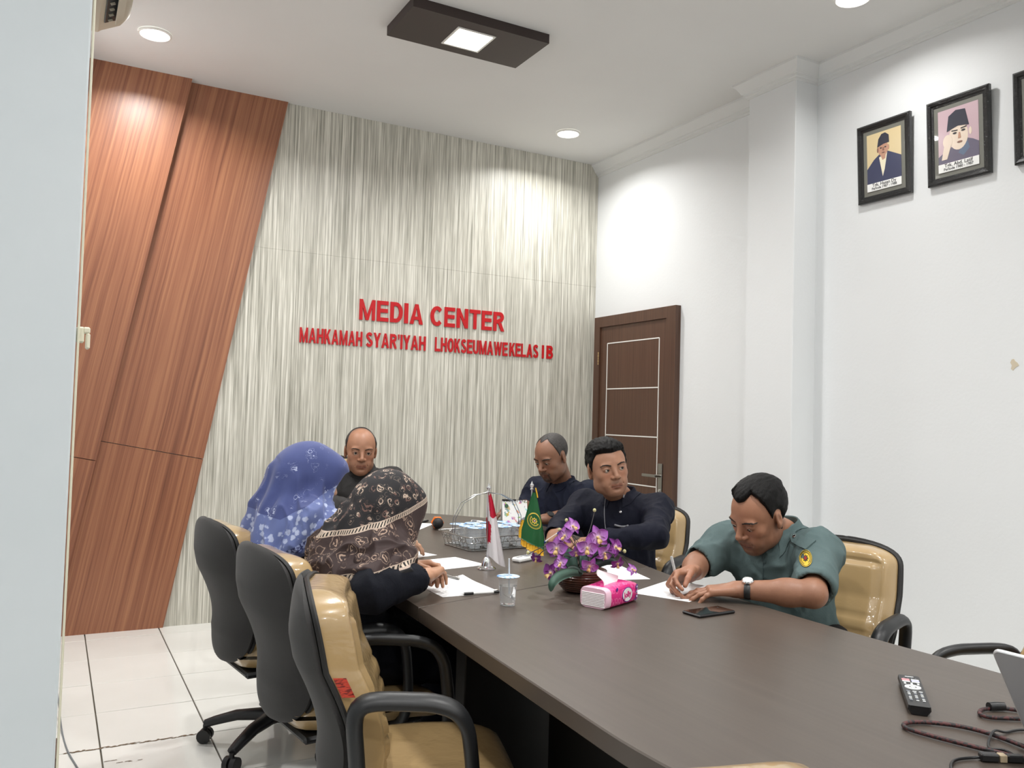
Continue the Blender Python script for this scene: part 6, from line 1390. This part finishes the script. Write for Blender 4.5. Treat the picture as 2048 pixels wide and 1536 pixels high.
# television remote
rm = empty('remote_control', (1.634, 1.180, TZ), math.atan2(0.170, 0.192), 'black television remote lying alone on the near part of the table', 'remote control')
MB().rings([[(x, s*y, z) for s, y, z in ((-1, w*0.7, 0.001), (1, w*0.7, 0.001), (1, w, 0.010), (1, w*0.95, 0.0185), (-1, w*0.95, 0.0185), (-1, w, 0.010))] for x, w in ((-0.113, 0.018), (-0.110, 0.0215), (0.0, 0.0225), (0.108, 0.0225), (0.113, 0.019))]).build('case', m_darkpl, rm, 30)
m_wkey = mat('pale_key', (222, 224, 224), 0.4); m_pk = mat('pink_key', (226, 150, 156), 0.4); m_lv = mat('lilac_key', (176, 176, 222), 0.4)
def key(x, y, dx, dy, m, nm='key'): MB().box((x, y, 0.0192), (dx, dy, 0.0018), 0.0006).build(nm, m, rm)
key(0.098, 0, 0.0025, 0.018, m_wkey, 'maker_mark')
for k in range(4): key(0.086, -0.012+0.008*k, 0.0022, 0.003, m_greycard)
for r_, (ma, mb_) in enumerate(((m_pk, m_wkey), (m_pk, m_lv), (m_wkey, m_wkey))): key(0.075-0.0085*r_, 0.0095, 0.006, 0.016, ma); key(0.075-0.0085*r_, -0.0095, 0.006, 0.016, mb_)
for yy_ in (0.013, 0.0, -0.013):
    for xx_ in (0.047, 0.040): key(xx_, yy_, 0.0035, 0.005, m_wkey)
MB().rings([[(0.018+q*math.cos(a)*1.0, q*math.sin(a)*1.0, z) for a in np.linspace(0, 2*math.pi, 25)[:-1]] for q, z in ((0.0165, 0.0186), (0.016, 0.0202), (0.0085, 0.0202), (0.008, 0.0186))], cap=False).build('navigation_ring', m_wkey, rm, 40)
MB().lathe([(0.005, 0.0186), (0.0048, 0.0202)], 16, (0.018, 0, 0)).build('ok_key', m_wkey, rm)
for r_ in range(7):
    for k in range(3): key(-0.014-0.0105*r_, 0.012-0.012*k, 0.0032, 0.0058 if r_ else 0.008, m_wkey if (r_+k) % 3 else m_greycard)
# laptop and cables
m_alu = mat('grey_aluminium', (196, 199, 204), 0.45, 0.0); m_aluedge = mat('light_aluminium_edge', (222, 224, 226), 0.3, 0.4)
lt = empty('laptop', (1.602, 0.921, TZ), math.atan2(0.02, 1.0), 'grey laptop at the right edge, seen from behind its open lid', 'laptop')   # local x towards the user, -y along the hinge
Lw, Ld = 0.31, 0.205
def rpoly(w, h, r): return [(x, y) for x, y, z in rrect(w/2, h/2, r, 0, 4)]
MB().prism([(p[0]+Ld/2, p[1]-Lw/2) for p in rpoly(Ld, Lw, 0.012)], 0.003, 0.015, 'z').build('base', m_alu, lt, 30)
MB().box((Ld*0.42, -Lw/2, 0.0152), (0.10, 0.27, 0.001), 0.0003).build('keyboard_well', m_darkpl, lt)
for r_ in range(5):
    for k in range(12): MB().box((Ld*0.42-0.038+0.019*r_, -Lw/2-0.121+0.022*k, 0.0165), (0.015, 0.018, 0.002), 0.0006).build('key', m_black, lt)
MB().box((Ld*0.80, -Lw/2, 0.0153), (0.065, 0.11, 0.0008), 0.0003).build('trackpad', m_greycard, lt)
tl_ = math.radians(34); LR = Matrix(((-math.sin(tl_), 0, -math.cos(tl_)), (0, 1, 0), (math.cos(tl_), 0, -math.sin(tl_))))
lid = MB(); pts = [(p[0]+Ld/2, p[1]-Lw/2) for p in rpoly(Ld, Lw, 0.014)]
def lidp(u, v, h): q = LR @ Vector((u, 0, h)); return (q.x+0.004, v, q.z+0.016)
lid.rings([[lidp(u, v, h) for u, v in pts] for h in (0.0, 0.006)]).build('lid', m_alu, lt, 30)
rmx = MB().tube([lidp(u, v, 0.003) for u, v in pts], 0.0036, 6, closed=True).build('lid_edge', m_aluedge, lt, 60)
MB().grid(lambda a, b: lidp(0.012+a*(Ld-0.022), -0.008-b*(Lw-0.016), -0.0008), 1, 1).build('screen', m_blackgl, lt)
MB().tube([(0.006, -0.03, 0.014), (0.006, -Lw+0.03, 0.014)], 0.006, 8).build('hinge', m_darkpl, lt)
m_braid = mat('red_black_braided_sleeve', (70, 34, 36), 0.6); n = N(m_braid); n.base(n.ramp(n.noise(n.coord('Object'), 170, 2), [(0.46, (30, 27, 29)), (0.54, (84, 42, 42))]))
def cable(pts, r, name, label, m, z0=None):
    e = empty(name, (*pts[0][:2], TZ), 0, label, 'cable', 'cables beside the laptop')
    q = [(p[0]-pts[0][0], p[1]-pts[0][1], (p[2] if len(p) > 2 else r+0.0012)) for p in pts]; MB().tube(catmull(q, 5), r, 8).build('cord', m, e, 60); return e
ca = cable([(1.54, 0.83), (1.510, 0.876), (1.487, 0.929), (1.467, 0.983), (1.453, 1.027), (1.4485, 1.057), (1.459, 1.075), (1.485, 1.078), (1.518, 1.062), (1.553, 1.026, 0.0055), (1.570, 0.975, 0.0055), (1.566, 0.90, 0.0055), (1.562, 0.82)], 0.0042, 'video_cable', 'thick red-black braided cable lying in a long loop beside the laptop', m_braid)
cb_ = cable([(1.755, 0.965), (1.715, 0.995), (1.662, 1.028), (1.660, 1.050), (1.686, 1.064), (1.713, 1.062), (1.740, 1.050), (1.765, 1.02), (1.80, 0.97)], 0.0042, 'video_cable', 'short bend of red-black braided cable with a black ferrite next to the laptop', m_braid)
MB().tube([(-0.046, 0.098, 0.0095), (-0.032, 0.094, 0.0095), (-0.015, 0.085, 0.0095)], [0.0085, 0.009, 0.0085], 12).build('ferrite', m_darkpl, cb_)
cc = cable([(1.30, 0.87), (1.335, 0.893), (1.372, 0.9185), (1.401, 0.926), (1.433, 0.919), (1.450, 0.906, 0.007)], 0.0026, 'adapter_cable', 'thin black cable with a black plug and pale band at the lower right', m_darkpl)
pr_ = Matrix.Rotation(math.atan2(-0.034, 0.055), 3, 'Z')
MB().box((0.153, 0.0335, 0.0075), (0.030, 0.017, 0.013), 0.002, pr_).build('plug_body', m_darkpl, cc); MB().box((0.172, 0.0218, 0.0072), (0.012, 0.0155, 0.0125), 0.001, pr_).build('pale_band', mat('beige_band', (186, 168, 140), 0.5), cc); MB().box((0.190, 0.0107, 0.0072), (0.026, 0.0145, 0.012), 0.002, pr_).build('plug_body', m_darkpl, cc)
MB().tube(catmull([(0.200, 0.004, 0.006), (0.215, -0.008, 0.004), (0.235, -0.03, 0.004), (0.25, -0.06, 0.004)], 4), 0.0026, 8).build('cord', m_darkpl, cc, 60)
cable([(1.690, 0.945), (1.650, 0.966), (1.612, 0.970), (1.572, 0.967, 0.0135), (1.527, 0.950, 0.006), (1.504, 0.932), (1.502, 0.905, 0.0105), (1.508, 0.879, 0.004), (1.53, 0.85)], 0.0024, 'charging_cable', 'thin black cable curling under the lower corner of the laptop lid', m_darkpl)
# ---------------------------------------------------------------- framed portraits
m_frame = mat('black_lacquer_frame_in_clear_film', (13, 13, 14), 0.35, Specular_IOR_Level=0.25, Coat_Weight=0.6, Coat_Roughness=0.05); n = N(m_frame)
cbn = n.n('ShaderNodeBump', i_Height=n.noise(n.coord('Object', (45, 45, 70)), 1.0, 3, 0.6, 1.5)); cbn.inputs['Strength'].default_value = 0.8; cbn.inputs['Distance'].default_value = 0.012; n.t.links.new(cbn.outputs[0], n.b.inputs['Coat Normal'])
m_mount = mat('grey_picture_mount', (112, 112, 104), 0.5, Coat_Weight=0.6); m_film = m_frame
def flat(name, rgb): return mat(name, rgb, 0.45, Coat_Weight=0.35, Coat_Roughness=0.15)
mf = {k: flat('print_'+k, v) for k, v in dict(sand=(214, 194, 150), rose=(196, 168, 176), navy=(44, 50, 84), slate=(98, 92, 112), cap=(38, 40, 56), skin=(186, 140, 116), pale=(226, 208, 190), cream=(232, 224, 196), white=(240, 240, 238), ink=(40, 40, 44), shade=(132, 92, 78), blue=(92, 108, 132)).items()}
def ellp(cx, cy, rx, ry, n_=24, a0=0, a1=360): return [(cx+rx*math.cos(math.radians(a0+(a1-a0)*i/n_)), cy+ry*math.sin(math.radians(a0+(a1-a0)*i/n_))) for i in range(n_+(a1-a0 != 360))]
def portrait(yc, zc, w, h, label, layers, cap):
    e = empty('framed_portrait', (W_, yc, zc), 0, label, 'picture', 'framed portraits on the right wall')
    e.rotation_euler = (0, math.radians(-2.5), 0)
    X = lambda d: -0.012-d
    fr = MB(); b = 0.034
    for p4_ in ([(-w/2, h/2), (-w/2+b, h/2-b), (w/2-b, h/2-b), (w/2, h/2)], [(w/2, h/2), (w/2-b, h/2-b), (w/2-b, -h/2+b), (w/2, -h/2)], [(w/2, -h/2), (w/2-b, -h/2+b), (-w/2+b, -h/2+b), (-w/2, -h/2)], [(-w/2, -h/2), (-w/2+b, -h/2+b), (-w/2+b, h/2-b), (-w/2, h/2)]):
        oo, ii, ij, oj = p4_; md = lambda s, t, k: (-(s[0]+(t[0]-s[0])*k), s[1]+(t[1]-s[1])*k)
        prof_ = [(0, 0.0), (0, 0.018), (0.25, 0.024), (0.6, 0.020), (0.72, 0.014), (1.0, 0.012), (1.0, 0.0)]
        fr.rings([[(X(d), *md(oo, ii, k)) for k, d in prof_], [(X(d), *md(oj, ij, k)) for k, d in prof_]])
    fr.build('frame', m_frame, e, 25)
    MB().box((X(0.008), 0, 0), (0.004, w-2*b+0.002, h-2*b+0.002)).build('mount', m_mount, e)
    pw, ph = w-2*b-0.044, h-2*b-0.044
    pic = MB().box((X(0.0106), 0, 0), (0.0008, pw, ph)).build('photo_print', layers[0], e)
    for i, (poly, m) in enumerate(layers[1:]):
        q = [(-(u-0.5)*pw, (v-0.5)*ph) for u, v in poly]
        if sum(q[k][0]*q[(k+1) % len(q)][1]-q[(k+1) % len(q)][0]*q[k][1] for k in range(len(q))) < 0: q = q[::-1]
        MB().prism(q, X(0.0112+0.0002*i), X(0.0108), 'x').build('print_area', m, pic)
    for t, zz, s in cap:
        text_mesh(t, 'caption', mf['ink'], pic, frame_m((X(0.0112+0.0002*len(layers)), 0, zz*ph-ph/2), (0, -1, 0), (0, 0, 1)), s, 0.0002, 0.0003)
    return e
portrait(2.885, 2.718, 0.316, 0.412, 'black framed portrait of an older man in a dark cap and navy jacket', [mf['sand'], ([(0, 0.13), (1, 0.13), (1, 0.50), (0.72, 0.60), (0.60, 0.64), (0.38, 0.62), (0.2, 0.54), (0, 0.40)], mf['navy']), ([(0.36, 0.56), (0.60, 0.62), (0.52, 0.34), (0.46, 0.22)], mf['cream']), ([(0.40, 0.60), (0.56, 0.60), (0.54, 0.52), (0.46, 0.50)], mf['skin']),
    (ellp(0.48, 0.70, 0.145, 0.135), mf['skin']), (ellp(0.325, 0.69, 0.025, 0.045), mf['shade']), (ellp(0.635, 0.70, 0.025, 0.045), mf['skin']), ([(0.31, 0.74), (0.35, 0.88), (0.44, 0.955), (0.55, 0.965), (0.65, 0.91), (0.66, 0.78), (0.5, 0.775)], mf['cap']), (ellp(0.42, 0.715, 0.028, 0.012, 12), mf['ink']), (ellp(0.55, 0.715, 0.028, 0.012, 12), mf['ink']), ([(0.475, 0.72), (0.50, 0.72), (0.515, 0.665), (0.465, 0.665)], mf['shade']), (ellp(0.485, 0.63, 0.045, 0.010, 12), mf['shade']),
    ([(0, 0), (1, 0), (1, 0.135), (0, 0.135)], mf['white'])], [('Tgk. Hasan Dy', 0.075, 0.024), ('Periode 1987 - 1988', 0.022, 0.018)])
portrait(2.477, 2.718, 0.316, 0.412, 'black framed portrait of a young man in a dark cap, hand on cheek', [mf['rose'], ([(0, 0.14), (1, 0.14), (1, 0.36), (0.86, 0.42), (0.72, 0.46), (0.4, 0.40), (0.1, 0.30), (0, 0.26)], mf['slate']), ([(0.50, 0.26), (0.70, 0.48), (0.78, 0.30), (0.62, 0.20)], mf['blue']), (ellp(0.51, 0.53, 0.235, 0.22), mf['pale']), (ellp(0.80, 0.56, 0.035, 0.06), mf['pale']), (ellp(0.24, 0.48, 0.12, 0.11), mf['pale']), ([(0.08, 0.20), (0.22, 0.20), (0.34, 0.44), (0.16, 0.46)], mf['pale']),
    ([(0.22, 0.64), (0.27, 0.88), (0.45, 0.95), (0.68, 0.93), (0.77, 0.66), (0.5, 0.69)], mf['cap']), (ellp(0.42, 0.585, 0.05, 0.016, 12), mf['ink']), (ellp(0.63, 0.60, 0.05, 0.016, 12), mf['ink']), ([(0.34, 0.625), (0.49, 0.615), (0.49, 0.63), (0.34, 0.64)], mf['ink']), ([(0.57, 0.63), (0.71, 0.64), (0.71, 0.655), (0.57, 0.645)], mf['ink']), ([(0.52, 0.58), (0.55, 0.58), (0.57, 0.49), (0.50, 0.49)], mf['skin']), (ellp(0.54, 0.43, 0.065, 0.014, 12), mf['shade']),
    ([(0, 0), (1, 0), (1, 0.135), (0, 0.135)], mf['white'])], [('Tgk. Abd. Latif', 0.075, 0.024), ('Periode 1980 - 1987', 0.022, 0.018)])
portrait(2.052, 2.722, 0.316, 0.412, 'black framed picture cut off by the right edge of the photo', [mf['rose'], (ellp(0.5, 0.55, 0.2, 0.2), mf['skin']), ([(0, 0.14), (1, 0.14), (1, 0.34), (0.5, 0.44), (0, 0.34)], mf['navy']), ([(0.25, 0.66), (0.3, 0.9), (0.7, 0.9), (0.75, 0.66)], mf['cap']), ([(0, 0), (1, 0), (1, 0.135), (0, 0.135)], mf['white'])], [])
# chipped plaster on the right wall, broken grout, cable and plank by the pillar
m_bare = mat('bare_plaster', (206, 194, 172), 0.8)
MB().prism([(2.232, 1.648), (2.238, 1.634), (2.231, 1.622), (2.235, 1.606), (2.226, 1.598), (2.214, 1.612), (2.199, 1.620), (2.206, 1.632), (2.216, 1.640), (2.222, 1.650)][::-1], W_-0.0015, W_+0.001, 'x').build('paint_chip', m_bare, wr)
m_rust = mat('broken_grout', (112, 92, 72), 0.9); gm = MB(); rs = random.Random(9)
for k in range(60):
    x = 0.10+0.48*k/60+rs.uniform(-0.004, 0.004); y = 3.665+rs.uniform(-0.006, 0.006); a = rs.uniform(0.006, 0.016); b = rs.uniform(0.001, 0.0035)
    gm.add([(x-a, y-b, 0.0012), (x, y-b*1.6, 0.0014), (x+a, y+b*0.3, 0.0012), (x+a*0.3, y+b*1.5, 0.0015), (x-a*0.6, y+b, 0.0012)], [(0, 1, 2, 3, 4)])
for x, y in ((0.25, 3.52), (0.29, 3.49), (0.33, 3.485)):
    for k in range(6): q = rs.uniform(-0.02, 0.02); gm.add([(x+q-0.008, y-0.002, 0.0012), (x+q+0.007, y-0.001, 0.0012), (x+q+0.005, y+0.002, 0.0014), (x+q-0.006, y+0.0015, 0.0012)], [(0, 1, 2, 3)])
gm.build('grout_flakes', m_rust, fl)['kind'] = 'stuff'
m_greycable = mat('grey_cable', (120, 124, 128), 0.5)
gc_ = empty('floor_cable', (0.07, 4.15, 0), 0, 'grey cable running over the white floor tiles beside the pillar', 'cable')
MB().tube(catmull([(0.0, 0.0, 0.10), (0.012, -0.10, 0.035), (0.022, -0.27, 0.004), (0.038, -0.47, 0.003), (0.068, -0.66, 0.003), (0.10, -0.86, 0.003)], 5), 0.003, 8).build('cord', m_greycable, gc_)
pk = empty('wooden_plank', (0.055, 3.40, 0), 0, 'end of a brown wooden plank on the floor beside the pillar', 'plank')
MB().box((0, 0, 0.06), (0.024, 0.20, 0.12), 0.002).build('board', m_door, pk)
# uniform details of the man writing
sk = sk4; root = root4
def ringdisc(px, py, rx, ry, r0, r1, m, name, lift, par, n_=24, fn=None):
    mb = MB(); q = []
    for i in range(n_+1):
        a = 2*math.pi*i/n_; row = []
        for r in (r0, r1 if fn is None else fn(a)):
            c, nn = sk.ray(px+rx*r*math.cos(a), py+ry*r*math.sin(a)); row.append(None if c is None else c+nn*lift)
        q.append(row)
    for i in range(n_):
        if None in q[i] or None in q[i+1]: continue
        mb.add([q[i][0], q[i][1], q[i+1][1], q[i+1][0]], [(0, 1, 2, 3)])
    return mb.build(name, m, par, 180) if mb.f else None
m_teal_d = cloth_mat('grey_green_seam_cloth', (78, 94, 95), (66, 82, 83), 0.8)
def solid_patch(pts, name, m, par, lift=0.004, n_=5):
    A, B_, C_, D4 = [np.array(p, float) for p in pts]; top = []; bot = []; last = None
    for i in range(n_+1):
        for j in range(n_+1):
            u, v = i/n_, j/n_; p = A*(1-u)*(1-v)+B_*u*(1-v)+C_*u*v+D4*(1-u)*v; c, nn = sk.ray(p[0], p[1])
            if c is None: return None
            top.append(c+nn*lift); bot.append(c-nn*0.001)
    w = n_+1; fs = [(i*w+j, i*w+j+1, (i+1)*w+j+1, (i+1)*w+j) for i in range(n_) for j in range(n_)]
    rim_ = [i*w for i in range(w)]+[n_*w+j for j in range(1, w)]+[i*w+n_ for i in range(n_-1, -1, -1)]+[j for j in range(n_-1, 0, -1)]; o = len(top)
    side = [(rim_[k], rim_[(k+1) % len(rim_)], o+rim_[(k+1) % len(rim_)], o+rim_[k]) for k in range(len(rim_))]
    return MB().add(top+bot, fs+side).build(name, m, par, 40)
ep = solid_patch([(1581, 1064), (1584, 1085), (1612, 1101), (1632, 1083)], 'shoulder_strap', m_teal, root, 0.006)
disc_on(sk, 1590, 1075, 0.0065, 'strap_button', m_chrome, ep or root, 0.0062)
strip_on(sk, [(1528, 1108), (1527, 1140), (1526, 1170), (1528, 1200)], 0.0018, 'placket_seam', m_teal_d, root)
for q in ((1531, 1125), (1530, 1155), (1530, 1184)): disc_on(sk, *q, 0.0055, 'button', m_teal_d, root, 0.003)
solid_patch([(1546, 1178), (1547, 1192), (1588, 1190), (1590, 1175)], 'pocket_flap', m_teal, root, 0.004)
solid_patch([(1490, 1152), (1493, 1168), (1507, 1176), (1509, 1161)], 'pocket_flap', m_teal, root, 0.004)
m_badge = mat('yellow_badge_thread', (222, 184, 52), 0.6); m_badge2 = mat('dark_badge_thread', (52, 62, 36), 0.6); m_badge3 = mat('red_badge_thread', (140, 36, 34), 0.6)
bx_, by_, brx, bry = 1612, 1118, 12.5, 17.0
bd = ringdisc(bx_, by_, brx, bry, 0.0, 1.0, m_badge, 'sleeve_badge', 0.0030, root, 28)
if bd:
    ringdisc(bx_, by_, brx, bry, 0.66, 0.74, m_badge2, 'badge_ring', 0.0038, bd); ringdisc(bx_, by_, brx, bry, 0.86, 0.94, m_badge2, 'badge_ring', 0.0038, bd, 26)
    ringdisc(bx_, by_, brx, bry, 0.0, 1, m_badge2, 'badge_star', 0.0038, bd, 48, lambda a: 0.48-0.16*abs(math.sin(4*a))); ringdisc(bx_, by_, brx, bry, 0.0, 0.24, m_badge3, 'badge_centre', 0.0046, bd)
